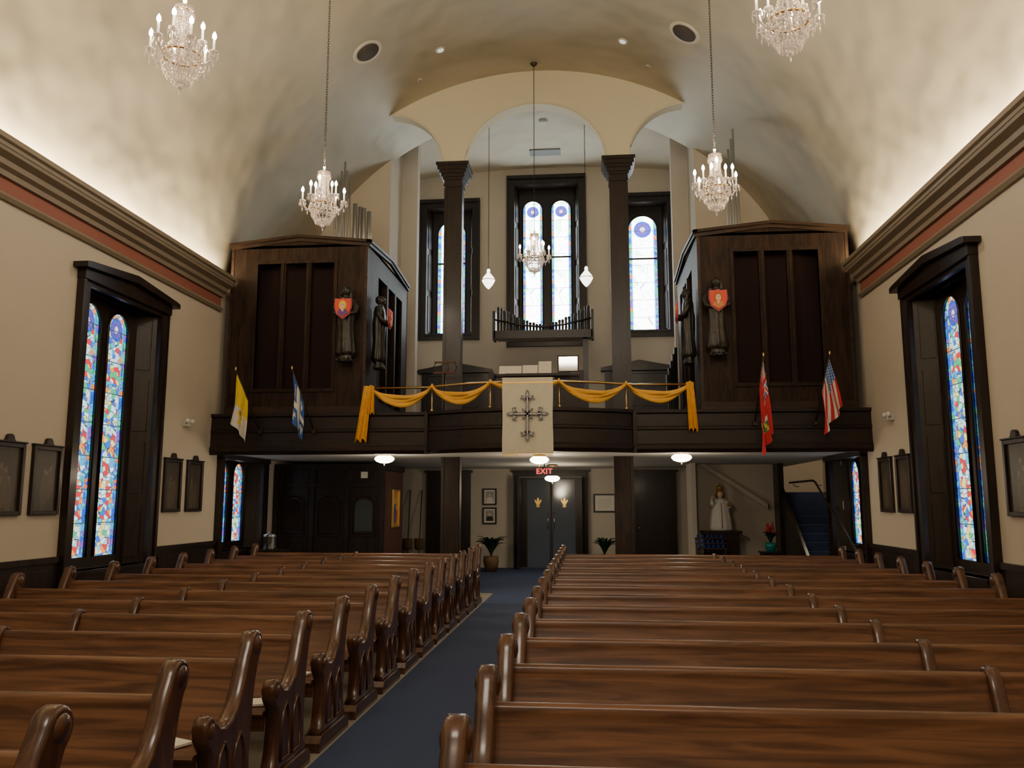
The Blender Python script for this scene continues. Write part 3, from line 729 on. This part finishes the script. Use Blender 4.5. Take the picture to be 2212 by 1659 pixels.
def station(seed):
    rnd=random.Random(seed); bl=[(rnd.uniform(.25,.75),rnd.uniform(.2,.5),rnd.uniform(.10,.17),rnd.uniform(.22,.32)) for _ in range(4)]
    def fn(u,v):
        for cx,cy,a,b in bl:
            if ((u-cx)/.05)**2+((v-cy-b-.01)/.045)**2<1: return 2
        for cx,cy,a,b in bl:
            if ((u-cx)/a)**2+((v-cy)/b)**2<1: return 1
        return 0
    return fn
i=0
for sx,ys in((-1,(8.85,9.54,12.62,13.36)),(1,(9.35,12.62,13.36,8.6))):
    for y in ys:
        i+=1; picframe((sx*WX,y,1.5),.54,.82,pi/2 if sx<0 else -pi/2,'dark framed sepia devotional painting with carved crest',station(i),[SEP,SEP2,SEP3],orn=True,group='devotional paintings on the side walls',fm=DARK,cat='painting')
for sx,y in((-1,12.95),(1,12.95)):
    R=root('emergency_light',(sx*WX,y,2.92),pi/2 if sx<0 else -pi/2,label='small white twin head emergency light on wall',cat='emergency light',group='emergency lights')
    MB().box(-.06,.06,-.08,0,-.05,.05).ob('housing',PLASTIC,R,bev=.01)
    for a in(-.08,.08): MB().lathe([(.035,0),(.04,.04),(.025,.07)],10,(a,-.09,.0)).ob('lamp_head',PLASTIC,R)

R=root('confessional',(-4.35,16.95,.012),label='dark carved wood confessional booth with arched doors',cat='confessional')
mb=MB(); mb.box(-1.15,1.15,0,1.6,0,2.3); mb.box(-1.17,1.2,-.05,1.6,2.3,2.42); mb.box(-1.17,1.2,-.03,.0,0,.15)
for x in(-1.15,-.38,.36,1.09): mb.box(x-.04,x+.06,-.06,0,0,2.3)
mb.box(-1.15,1.15,-.05,0,1.95,2.02)
mb.ob('booth_body',DARK,R)
MB().box(1.15,1.17,.03,1.58,.1,2.28).ob('side_panel',MAROON,R)
MB().box(.66,.80,-.075,-.05,2.13,2.26).ob('small_plaque',PAPER,R)
def archpoly(cx,w,z0,z1,n=14): r=w/2; return [(cx-r,z0),(cx+r,z0)]+[(cx+r*cos(pi*k/n),z1-r*.75+r*.75*sin(pi*k/n)) for k in range(n+1)]
LG=mat('lattice_glass',(.05,.06,.06),.2)
for cx in(-.76,0,.73):
    MB().prism([(cx-.3,.1),(cx+.3,.1),(cx+.3,1.92),(cx-.3,1.92)],'y',-.02,.0).prism(archpoly(cx,.5,.95,1.8),'y',-.05,-.02).prism([(cx-.24,.2),(cx+.24,.2),(cx+.24,.82),(cx-.24,.82)],'y',-.04,-.02).ob('door_leaf',DARK,R)
    MB().prism(archpoly(cx,.36,1.05,1.7),'y',-.056,-.05).ob('lattice_window',CLOTH if cx!=.73 else LG,R)
    pa=archpoly(cx,.44,1.0,1.76); MB().tube([(x,-.06,z) for x,z in pa]+[(pa[0][0],-.06,pa[0][1])],.014,6,up=(0,1,0)).ob('arch_moulding',ORG,R)
def icon(u,v):
    if u<.06 or u>.94 or v<.05 or v>.95: return 0
    if ((u-.5)/.16)**2+((v-.72)/.11)**2<1: return 2 if ((u-.5)/.1)**2+((v-.71)/.075)**2<1 else 0
    if ((u-.72)/.09)**2+((v-.52)/.07)**2<1: return 2
    if ((u-.5)/.3)**2+((v-.36)/.32)**2<1: return 3 if u<.55 else 1
    return 4
picframe((-3.175,17.75,1.12),.6,.8,pi/2,'gold framed colourful devotional icon painting',icon,[GOLD,FRED,SKIN,FBLUE,mat('ochre',(.65,.30,.06),.5)],fm=GOLD,cat='painting')
for k in range(2):
    R=root('collection_basket',(-3.62+.30*k-.0,21.10,.012),label='wicker collection basket on a long wooden handle',cat='basket',group='collection baskets leaning on the wall')
    MB().lathe([(.07,.45),(.12,.48),(.13,.72),(.12,.73),(.10,.5)],14,(0,0,0),sy=.6).ob('basket',WICK,R)
    MB().tube([(0,0,0),(0,.05,.7),(.0,.26,1.95)],.013,6).ob('handle',ORGH,R)

def table(loc_,w,d,h_,label,mt=DARK):
    R=root('side_table',loc_,label=label,cat='table')
    MB().box(-w/2,w/2,-d/2,d/2,h_-.03,h_).box(-w/2+.03,w/2-.03,-d/2+.03,d/2-.03,h_-.12,h_-.03).ob('table_top',mt,R)
    for a in(-1,1):
        for b in(-1,1): MB().lathe([(.02,0),(.03,.05),(.02,.1),(.028,h_*.5),(.02,h_*.8),(.03,h_-.12)],8,(a*(w/2-.05),b*(d/2-.05),0)).ob('leg',mt,R)
table((-4.95,15.3,0.0),.6,.5,.78,'small dark wooden side table by the window')
R=root('steel_urn',(-4.95,15.3,.78),label='polished steel holy water urn with lid',cat='urn')
MB().lathe([(.11,0),(.12,.02),(.12,.24),(.125,.25)],18).ob('tank',STEEL,R); MB().lathe([(.125,.25),(.11,.28),(.03,.3),(.02,.33),(.001,.34)],18).ob('lid',STEEL,R); MB().tube([(0,-.12,.05),(0,-.17,.05),(0,-.17,.02)],.01,6).ob('tap',BLACK,R)

def plant(loc_,pot,pr,ph,hh,n,label,flower=False,name='potted_plant'):
    R=root(name,loc_,label=label,cat='plant')
    MB().lathe([(pr*.7,0),(pr,ph*.6),(pr*.95,ph),(pr*.85,ph),(pr*.8,ph*.9)],14).ob('pot',pot,R)
    rnd=random.Random(n); mb=MB()
    for k in range(n):
        a=rnd.uniform(0,2*pi); l=hh*rnd.uniform(.7,1.1); sp_=rnd.uniform(.4,1.0)*hh*.7; w=.035+.02*rnd.random()
        pts=[]
        for j in range(7):
            t=j/6; rr=sp_*t**1.3; z=ph+l*(t*1.25-.55*t*t*t); pts.append(((rr*cos(a),rr*sin(a),z),w*sin(pi*(.08+.9*t))))
        b=len(mb.v)
        for (x,y,z),ww in pts: mb.v+= [(x-ww*sin(a),y+ww*cos(a),z),(x,y,z-.01),(x+ww*sin(a),y-ww*cos(a),z)]
        for j in range(6):
            for q in(0,1): mb.f.append([b+3*j+q,b+3*j+q+1,b+3*j+q+4,b+3*j+q+3]); mb.m.append(0); mb.s.append(True)
    mb.ob('foliage',LEAF,R,fix=False)
    if flower:
        for k in range(5):
            x=.07*cos(k*1.3);y=.07*sin(k*1.3); MB().lathe([(.004,0),(.03,.05),(.022,.1),(.001,.2)],6,(x,y,ph+hh*.5+.03*k),fold=.3,nf=3).ob('flower',REDF,R)
    return R
plant((-1.38,20.2,.012),WICK,.19,.36,.60,60,'leafy green plant in a woven basket pot')
plant((1.32,20.2,.012),WICK,.17,.40,.52,50,'leafy dark green plant in a woven pot')
table((4.78,18.3,0.012),.45,.45,.61,'small dark plant stand')
plant((4.78,18.3,.622),TEAL,.12,.18,.30,30,'bromeliad with red flowers in a teal glazed pot',True,'potted_bromeliad')

MB().prism([(3.3,0),(5.15,0),(5.15,Z0),(3.3,Z0)],'y',19.4,19.5).ob('wall_partition',CREAM,kind='structure')
MB().prism([(3.45,Z0),(3.62,Z0),(4.95,1.62),(4.95,1.5)],'y',19.25,19.4).ob('trim_7',CREAM,kind='structure')
MB().box(5.12,5.24,18.9,19.5,0,Z0).ob('trim_8',DARK,kind='structure')
MB().box(3.2,3.3,18.6,19.5,0,Z0).ob('wall_partition_end',CREAM,kind='structure')
R=root('staircase',(5.9,16.5,0),label='blue carpeted staircase rising beside the wall',cat='staircase')
for k in range(11): MB().box(-.65,.72,.24*k,.24*(k+1)+.02,0 if k<1 else .17*k-.02,.17*(k+1)).ob('step',CARPET,R)
MB().prism([(0,0),(2.66,0),(2.66,1.95),(2.4,1.95),(0,.28)],'x',-.72,-.66).ob('stringer',DARK,R)
R=root('handrail',(5.42,14.45,0),label='dark metal wall mounted stair handrail',cat='handrail')
MB().tube([(0,0,.70),(0,.1,.78),(0,2.55,2.04),(0,2.75,2.08),(0,4.7,2.08)],.022,8).ob('rail',IRON,R)
for y,z in((.5,1.0),(2.6,2.05),(4.4,2.06)): MB().tube([(0,y,z-.02),(.06,y,z-.07),(.13,y,z-.07)],.01,6).ob('bracket',IRON,R)

R=root('altar_table',(3.85,18.9,.012),label='dark wooden altar table under the crowned statue',cat='table')
MB().box(-.42,.42,-.22,.22,.96,1.02).box(-.36,.36,-.18,.18,.0,.96).box(-.40,.40,-.21,.21,0,.1).ob('table_body',DARK,R)
for a in(-.17,.17): MB().prism(archpoly(a,.26,.2,.85),'y',-.195,-.18).ob('door_panel',ORG,R)
R=root('crowned_statue',(3.85,18.9,1.032),label='white robed crowned child statue with raised hand',cat='statue')
SW=mat('statue_white',(.75,.73,.69),.55); SG_=mat('statue_gold',(.5,.28,.07),.35,.6)
mb2=MB(); mb2.lathe([(.20,.0),(.25,.03),(.245,.1),(.225,.25),(.2,.4),(.17,.52),(.15,.6),(.14,.66),(.06,.71)],32,sy=.75,fold=.05,nf=9)
mb2.tube([(-.12,-.02,.62),(-.2,-.08,.55),(-.2,-.16,.62),(-.19,-.17,.70)],[.055,.055,.035,.02],8); mb2.tube([(.12,-.02,.62),(.19,-.08,.52),(.15,-.18,.52)],[.055,.055,.03],8)
mb2.ob('robe',SW,R)
mb=MB(); mb.lathe([(.032,.70),(.034,.73),(.055,.745),(.07,.79),(.068,.83),(.045,.86),(.001,.875)],16,(0,-.02,0)); mb.octa((0,-.095,.79),.01,.018); mb.sphere((-.19,-.175,.72),.022)
for k in range(4): mb.tube([(-.205+.012*k,-.175,.72),(-.207+.013*k,-.18,.765-.006*abs(k-1))],.006,5)
mb.tube([(-.17,-.175,.715),(-.155,-.18,.74)],.007,5); mb.ob('head_and_hand',SKIN,R)
mb=MB(); mb.sphere((0,.0,.81),.083,sz=1.1)
for s_ in(-1,1): mb.sphere((s_*.07,0,.76),.035,sz=1.5)
mb.ob('hair',mat('hair_brown',(.12,.06,.02),.6),R)
mb=MB(); mb.torus((0,-.01,.875),.065,.012,flat=True,n=16); mb.lathe([(.062,.875),(.08,.93),(.075,.96),(.03,.98),(.02,.99)],16,(0,-.01,0),fold=.08,nf=6); mb.sphere((0,-.01,1.0),.016); mb.box(-.005,.005,-.015,-.005,1.0,1.05); mb.box(-.016,.016,-.015,-.005,1.025,1.037)
mb.ob('crown',SG_,R)
mb=MB(); mb.sphere((.14,-.2,.56),.04); mb.box(.135,.145,-.205,-.195,.59,.64); mb.tube([(0,-.195,.05),(0,-.19,.3),(0,-.13,.6)],.008,6); mb.ob('orb_and_trim',SG_,R)
R=root('votive_stand',(3.55,18.45,.012),label='dark metal stand with blue glass votive candles',cat='candle stand')
mb=MB(); mb.box(-.3,.3,-.15,.15,.0,.05)
for k in range(3): mb.box(-.32,.32,-.16+.1*k,-.06+.1*k,.66+.1*k,.68+.1*k)
for a in(-.3,.28): mb.box(a,a+.02,-.15,-.13,.05,.66); mb.box(a,a+.02,.1,.12,.05,.88)
mb.ob('rack',IRON,R)
VB=mat('blue_votive_glass',(.008,.02,.13),.1,em=(.02,.08,.6),es=.03)
v0=MB().lathe([(.022,0),(.026,.02),(.028,.06),(.025,.06),(.022,.02)],10).mesh('votive_glass',[VB])
for k in range(3):
    for j in range(6):
        o=bpy.data.objects.new('votive_glass',v0); COL.objects.link(o); o.location=(3.30+.1*j,18.34+.1*k,.692+.1*k); tag(o,'small blue glass votive candle cup','candle','votive candles on the stand')

R=root('exit_sign',(.08,17.0,2.27),label='illuminated sign reading EXIT in red letters',cat='sign')
MB().box(-.17,.17,-.02,.02,-.085,.085).ob('housing',BLACK,R); MB().tube([(0,0,.08),(0,0,.22)],.012,6).ob('bracket',BLACK,R)
tx=bpy.data.curves.new('exit_text','FONT'); tx.body='EXIT'; tx.size=.15; tx.align_x='CENTER'; tx.align_y='CENTER'; tx.extrude=.003; tx.offset=.003; tx.space_character=1.1
to=bpy.data.objects.new('tmp',tx); COL.objects.link(to); bpy.context.view_layer.update()
me=bpy.data.meshes.new_from_object(to.evaluated_get(bpy.context.evaluated_depsgraph_get())); bpy.data.objects.remove(to)
me.materials.clear(); me.materials.append(mat('exit_red',(.8,.02,.02),.4,em=(1,.03,.03),es=2.0))
eo=bpy.data.objects.new('letters',me); COL.objects.link(eo); eo.parent=R; eo.location=(0,-.026,0); eo.rotation_euler=(pi/2,0,0)

def bowl(loc_,label,drop=0,e=60):
    R=root('ceiling_lamp',loc_,label=label,cat='ceiling lamp',group='glass bowl lamps under the loft')
    MB().lathe([(.05,-.0),(.13,-.015),(.14,-.035),(.10,-.04)],20,(0,0,0)).ob('canopy',BRASS,R)
    if drop: MB().tube([(0,0,-.02),(0,0,-drop)],.008,6).ob('stem',BRASS,R)
    MB().lathe([(.12,-.04-drop),(.165,-.07-drop),(.175,-.10-drop),(.14,-.14-drop),(.07,-.165-drop),(.02,-.17-drop)],24,fold=.015,nf=12).ob('glass_bowl',SHADE,R)
    MB().lathe([(.02,-.168-drop),(.025,-.18-drop),(.001,-.21-drop)],8).ob('finial',BRASS,R)
    ld=bpy.data.lights.new('lamp_light','POINT'); ld.energy=e; ld.color=(1,.83,.60); ld.shadow_soft_size=.12
    lo=bpy.data.objects.new('lamp_light',ld); COL.objects.link(lo); lo.parent=R; lo.location=(0,0,-.36-drop)
    return R
for p,d,e in(((-2.6,14.45,2.5),0,34),((.1,15.0,2.5),0,34),((2.56,14.45,2.5),0,34),((.15,19.0,2.5),.22,34)):
    bowl(p,'round ribbed glass ceiling lamp glowing warm white',d,e)
bowl((6.15,18.2,4.6),'round ribbed glass ceiling lamp added to brighten the stairs',0,40)  # extra lamp, added because the stair bay came out dark

def chand():
    R=root('chandelier',(0,0,0),label='crystal chandelier with candle bulbs on a long chain',cat='chandelier',group='crystal chandeliers')
    MB().lathe([(.01,-.12),(.03,-.1),(.015,-.02),(.03,.02),(.02,.08),(.03,.14),(.015,.2),(.03,.28),(.012,.34),(.07,.38),(.09,.42),(.03,.40),(.015,.46),(.02,.5)],12).ob('stem',CRYS,R)
    MB().torus((0,0,.38),.085,.008,flat=True,n=20).ob('crown_ring',BRASS,R)
    MB().torus((0,0,-.05),.17,.012,flat=True,n=24).ob('bowl_ring',BRASS,R)
    mb=MB(); ns=20
    for k in range(ns):
        a=2*pi*k/ns
        for j in range(15):
            t=j/14; rr=.085+(.17-.085)*t**2.2-.03*sin(pi*t); z=.38-.43*t; mb.octa((rr*cos(a),rr*sin(a),z),.009,.014)
        for j in range(10):
            t=j/9; rr=.178*cos(t*pi/2*.95); z=-.06-.26*sin(t*pi/2)*1.0; mb.octa((rr*cos(a),rr*sin(a),z),.012,.018)
        mb.octa((.19*cos(a),.19*sin(a),-.10),.010,.04); mb.octa((.09*cos(a),.09*sin(a),.345),.008,.03)
        mb.octa((.15*cos(a+.17),.15*sin(a+.17),-.2),.010,.035); mb.octa((.10*cos(a+.1),.10*sin(a+.1),-.29),.010,.035)
    mb.sphere((0,0,-.345),.028); mb.octa((0,0,-.40),.012,.03)
    mb.ob('crystal_strands',CRYS,R)
    am=MB().tube([(.06,0,-.06),(.13,0,-.12),(.21,0,-.12),(.27,0,-.06),(.28,0,-.01)],.009,6).lathe([(.01,-.02),(.042,0),(.044,.012),(.015,.015)],10,(.28,0,0))
    for q in range(6): am.octa((.28+.042*cos(q*1.047),.042*sin(q*1.047),-.04),.008,.036)
    for q in range(10): t=q/9; am.octa((.17+.10*t,0,-.02-.11*sin(pi*t)),.008,.012)
    am.octa((.28,0,-.11),.010,.04); am.octa((.21,0,-.16),.009,.035)
    am=am.mesh('arm',[CRYS]); cm=MB().lathe([(.011,.01),(.011,.13)],8,(.28,0,0)).mesh('candle',[CANDLE]); bm_=MB().lathe([(.008,.13),(.020,.15),(.018,.178),(.002,.21)],8,(.28,0,0)).mesh('bulb',[BULB])
    def tier(n,sc,dz,off):
        for k in range(n):
            for nm,me in (('arm',am),('candle',cm),('bulb',bm_)):
                o=bpy.data.objects.new(nm,me); COL.objects.link(o); o.parent=R; o.rotation_euler=(0,0,2*pi*k/n+off); o.location=(-(.28*(1-sc))*cos(2*pi*k/n+off),-(.28*(1-sc))*sin(2*pi*k/n+off),dz)
    tier(6,1,0,.2); tier(3,.6,.12,.5)
    return R
base=chand()
CH=[(-2.66,6.8,5.73),(2.74,6.8,5.77),(-2.60,10.7,5.74),(2.70,10.7,5.78),(0,15.4,6.32)]
for i,(x,y,z) in enumerate(CH):
    R=base if i==0 else dup(base)
    R.location=(x,y,z)
for i,(x,y,z) in enumerate(CH):
    R=[o for o in COL.objects if o.name.startswith('chandelier') and o.parent is None and (o.location-Vector((x,y,z))).length<.01][0]
    ztop=vz(x); mb=MB(); zz=.5; k=0
    while z+zz<ztop-.05:
        mb.torus((0,0,zz+.02),.012,.003,rot=(pi/2)*(k%2)+.4,ell=2.0,n=8,k=4); zz+=.038; k+=1
    mb.ob('chain',IRON,R); MB().lathe([(.012,ztop-z-.07),(.05,ztop-z-.035),(.07,ztop-z-.01),(.07,ztop-z)],14).ob('ceiling_canopy',IRON,R)
    ld=bpy.data.lights.new('chandelier_light','POINT'); ld.energy=55 if i<4 else 8; ld.color=(1,.86,.66); ld.shadow_soft_size=.2
    lo=bpy.data.objects.new('chandelier_light',ld); COL.objects.link(lo); lo.parent=R; lo.location=(0,0,.62)
for i,x in enumerate((-1.0,.98)):
    R=root('pendant_lamp',(x,16.35,6.15),label='small teardrop crystal pendant lamp on a chain',cat='pendant lamp',group='crystal pendants in the loft')
    MB().lathe([(.02,.2),(.035,.17),(.03,.12),(.11,.02),(.13,-.03),(.125,-.06),(.08,-.14),(.03,-.2),(.005,-.22)],16,fold=.04,nf=16).ob('crystal_shade',PEND,R)
    mb=MB(); zz=.2;k=0
    while 6.15+zz<vz(x)-.03: mb.torus((0,0,zz+.02),.011,.003,rot=(pi/2)*(k%2)+.4,ell=2.0,n=8,k=4); zz+=.036;k+=1
    mb.ob('chain',IRON,R); MB().lathe([(.05,vz(x)-6.15-.04),(.06,vz(x)-6.15)],12).ob('ceiling_canopy',IRON,R)
    MB().torus((0,0,-.03),.135,.008,flat=True,n=20).ob('ring_frame',BRASS,R)
def oncei(x,y): z=vz(x); n_=Vector((-x,0,-(z-ZC))).normalized(); return (x,y,z),n_.to_track_quat('Z','Y')
SPG=mat('speaker_grille',(.06,.05,.045),.8)
for x in(-2.80,2.70):
    p,q=oncei(x,13.4); R=root('ceiling_speaker',p,label='round recessed ceiling speaker with white rim',cat='speaker',group='ceiling speakers'); R.rotation_mode='QUATERNION'; R.rotation_quaternion=q
    MB().lathe([(.285,-.03),(.285,.01),(.27,.025),(.22,.02),(.20,.0)],28).ob('rim',WHITE,R); MB().lathe([(.01,.022),(.212,.022),(.212,.0)],28).ob('grille',SPG,R)
for x,y in((-1.67,14.3),(1.70,14.3),(-2.2,15.0),(2.2,14.9)):
    p,q=oncei(x,y); big=abs(x)<2; R=root('recessed_downlight',p,label='small round recessed downlight in the ceiling',cat='downlight',group='recessed downlights'); R.rotation_mode='QUATERNION'; R.rotation_quaternion=q
    s_=1 if big else .5
    MB().lathe([(.10*s_,-.02),(.10*s_,.01),(.07*s_,.015),(.06*s_,.0)],20).ob('trim_ring',WHITE,R); MB().lathe([(.01,.017),(.062*s_,.017),(.062*s_,0)],16).ob('lens',mat('downlight_lens',(.3,.3,.3),.2,em=(1,.95,.85),es=.8 if big else 0),R)
MB().box(-.38,.38,-.17,.17,-.03,0).ob('ceiling_vent',mat('vent_grey',(.25,.25,.24),.6),loc=(-.0,19.6,10.235),label='rectangular grey air vent on the ceiling',cat='vent')
p=root('recessed_downlight',(0.05,17.9,10.235),label='small round recessed downlight in the ceiling',cat='downlight',group='recessed downlights'); MB().lathe([(.10,-.03),(.10,0)],16).ob('trim_ring',WHITE,p)

# ------------------------------------------------------------------ pews
rad=math.radians
def endprof():
    P=[(-.61,.10),(-.57,.15),(-.54,.22),(-.525,.34),(-.53,.44)]
    P+=[(-.545+.055*cos(t),.555+.075*sin(t)) for t in [rad(d) for d in (240,210,180,150,120,90,60,30)]]
    P+=[(-.47,.585),(-.43,.55),(-.37,.54),(-.30,.56),(-.24,.61),(-.195,.68),(-.16,.76),(-.13,.83),(-.105,.87)]
    P+=[(-.015+.08*cos(t),.875+.08*sin(t)) for t in [rad(d) for d in (165,140,115,90,65,40,15,-10,-35)]]
    P+=[(.02,.79),(-.01,.71),(-.035,.60),(-.05,.45),(-.06,.3),(-.05,.18),(-.02,.10)]
    return P
def end_mesh():
    mb=MB(); mb.rprism(endprof(),.042,.018); mb.prism([(-.65,0),(-.65,.06),(-.61,.10),(-.02,.10),(.02,.06),(.02,0)],'x',-.06,.06)
    mb.tube([(-.056,-.015,.875),(-.048,-.015,.875),(-.03,-.015,.875),(.03,-.015,.875),(.048,-.015,.875),(.056,-.015,.875)],[.02,.045,.062,.062,.045,.02],16)
    mb.tube([(-.054,-.545,.555),(-.046,-.545,.555),(-.03,-.545,.555),(.03,-.545,.555),(.046,-.545,.555),(.054,-.545,.555)],[.015,.035,.047,.047,.035,.015],14)
    for s_ in(-1,1):
        for c in(-.40,-.21):
            w=.07
            pth=[(s_*.043,c-w,.15),(s_*.043,c-w,.34),(s_*.043,c-w*.55,.42),(s_*.043,c,.47),(s_*.043,c+w*.55,.42),(s_*.043,c+w,.34),(s_*.043,c+w,.15),(s_*.043,c-w,.15)]
            mb.tube(pth,.010,5,up=(1,0,0))
    return mb.mesh('end_panel',[PEWV])
def div_mesh():
    mb=MB(); P=[(-.24,.44),(-.20,.52),(-.15,.62),(-.115,.72),(-.085,.79),(-.05,.825),(-.01,.83),(.025,.81),(.03,.77),(.0,.68),(-.05,.5),(-.1,.44)]
    mb.rprism(P,.035,.014); return mb.mesh('divider',[PEWV])
EM=end_mesh(); DM=div_mesh()
def back_mesh(x0,x1):
    # one leaning board with a softly rounded top edge and a slight roll at the front
    prof=[(-.19,.40),(-.115,.59),(-.062,.735),(-.058,.762),(-.056,.785),(-.048,.797),(-.034,.803),(-.018,.801),(-.006,.793),(-.002,.778),(-.012,.755),(-.03,.72),(-.165,.39)]
    mb=MB(); mb.prism(prof,'x',x0,x1,0,True)
    mb.prism([(-.17,.44),(-.16,.40),(-.10,.40),(-.11,.44)],'x',x0,x1); return mb.mesh('backrest',[PEW])
def seat_mesh(x0,x1):
    mb=MB(); mb.prism([(-.56,.415),(-.57,.43),(-.555,.445),(-.2,.43),(-.17,.40),(-.52,.405)],'x',x0,x1); mb.prism([(-.54,.33),(-.52,.33),(-.52,.41),(-.54,.41)],'x',x0,x1); return mb.mesh('seat',[PEW])
def pew(x0,x1,xd,lab):
    R=root('pew',(x0,0,0),label=lab,cat='pew'); w=x1-x0
    def ch(nm,me,x):
        o=bpy.data.objects.new(nm,me); COL.objects.link(o); o.parent=R; o.location=(x,0,0); return o
    for x in(.04,w-.04): ch('end_panel',EM,x)
    ch('divider',DM,xd-x0)
    b=ch('backrest',back_mesh(.08,w-.08),0); md=b.modifiers.new('edge','EDGE_SPLIT'); md.split_angle=rad(50)
    ch('seat',seat_mesh(.08,w-.08),0); return R
PL=pew(-4.75,-.83,-2.95,'brown oak church pew with scrolled end panels'); PL['group']='pews in rows'
PR=pew(.51,5.05,3.0,'brown oak church pew with scrolled end panels'); PR['group']='pews in rows'
for k in range(14):
    y=2.88+.86*k
    for src,x in((PL,-4.75),(PR,.51)):
        if k==0: src.location=(x,y,0)
        else: dup(src,(x,y,0))
rnd=random.Random(3)
for k in range(8):
    x=-1.08-rnd.random()*.10; y=2.88+.86*k-.38
    MB().box(-.11,.11,-.08,.08,0,.012).ob('missal_leaflet',PAPER,loc=(x,y,.446),rz=rnd.uniform(-.5,.5),label='white paper leaflet lying on pew seat',cat='leaflet',group='leaflets on the pews')

# ------------------------------------------------------------------ lights
def area(name,loc_,rot,sx,sy,e,c):
    ld=bpy.data.lights.new(name,'AREA'); ld.shape='RECTANGLE'; ld.size=sx; ld.size_y=sy; ld.energy=e; ld.color=c
    o=bpy.data.objects.new(name,ld); COL.objects.link(o); o.location=loc_; o.rotation_euler=rot; return o
for sx in(-1,1):
    area('cove_light',(sx*(WX-.17),4.0,5.53),(pi,sx*.75,0),.07,19.8,620,(1,.81,.50))
area('camera_side_fill',(0,-3.5,8.3),(rad(55),0,0),4,2,330,(1,.88,.72))  # unseen fill added behind the camera to brighten surfaces facing it
w=bpy.data.worlds.new('world'); bpy.context.scene.world=w; w.use_nodes=True
w.node_tree.nodes['Background'].inputs[0].default_value=(.5,.65,1,1); w.node_tree.nodes['Background'].inputs[1].default_value=.3
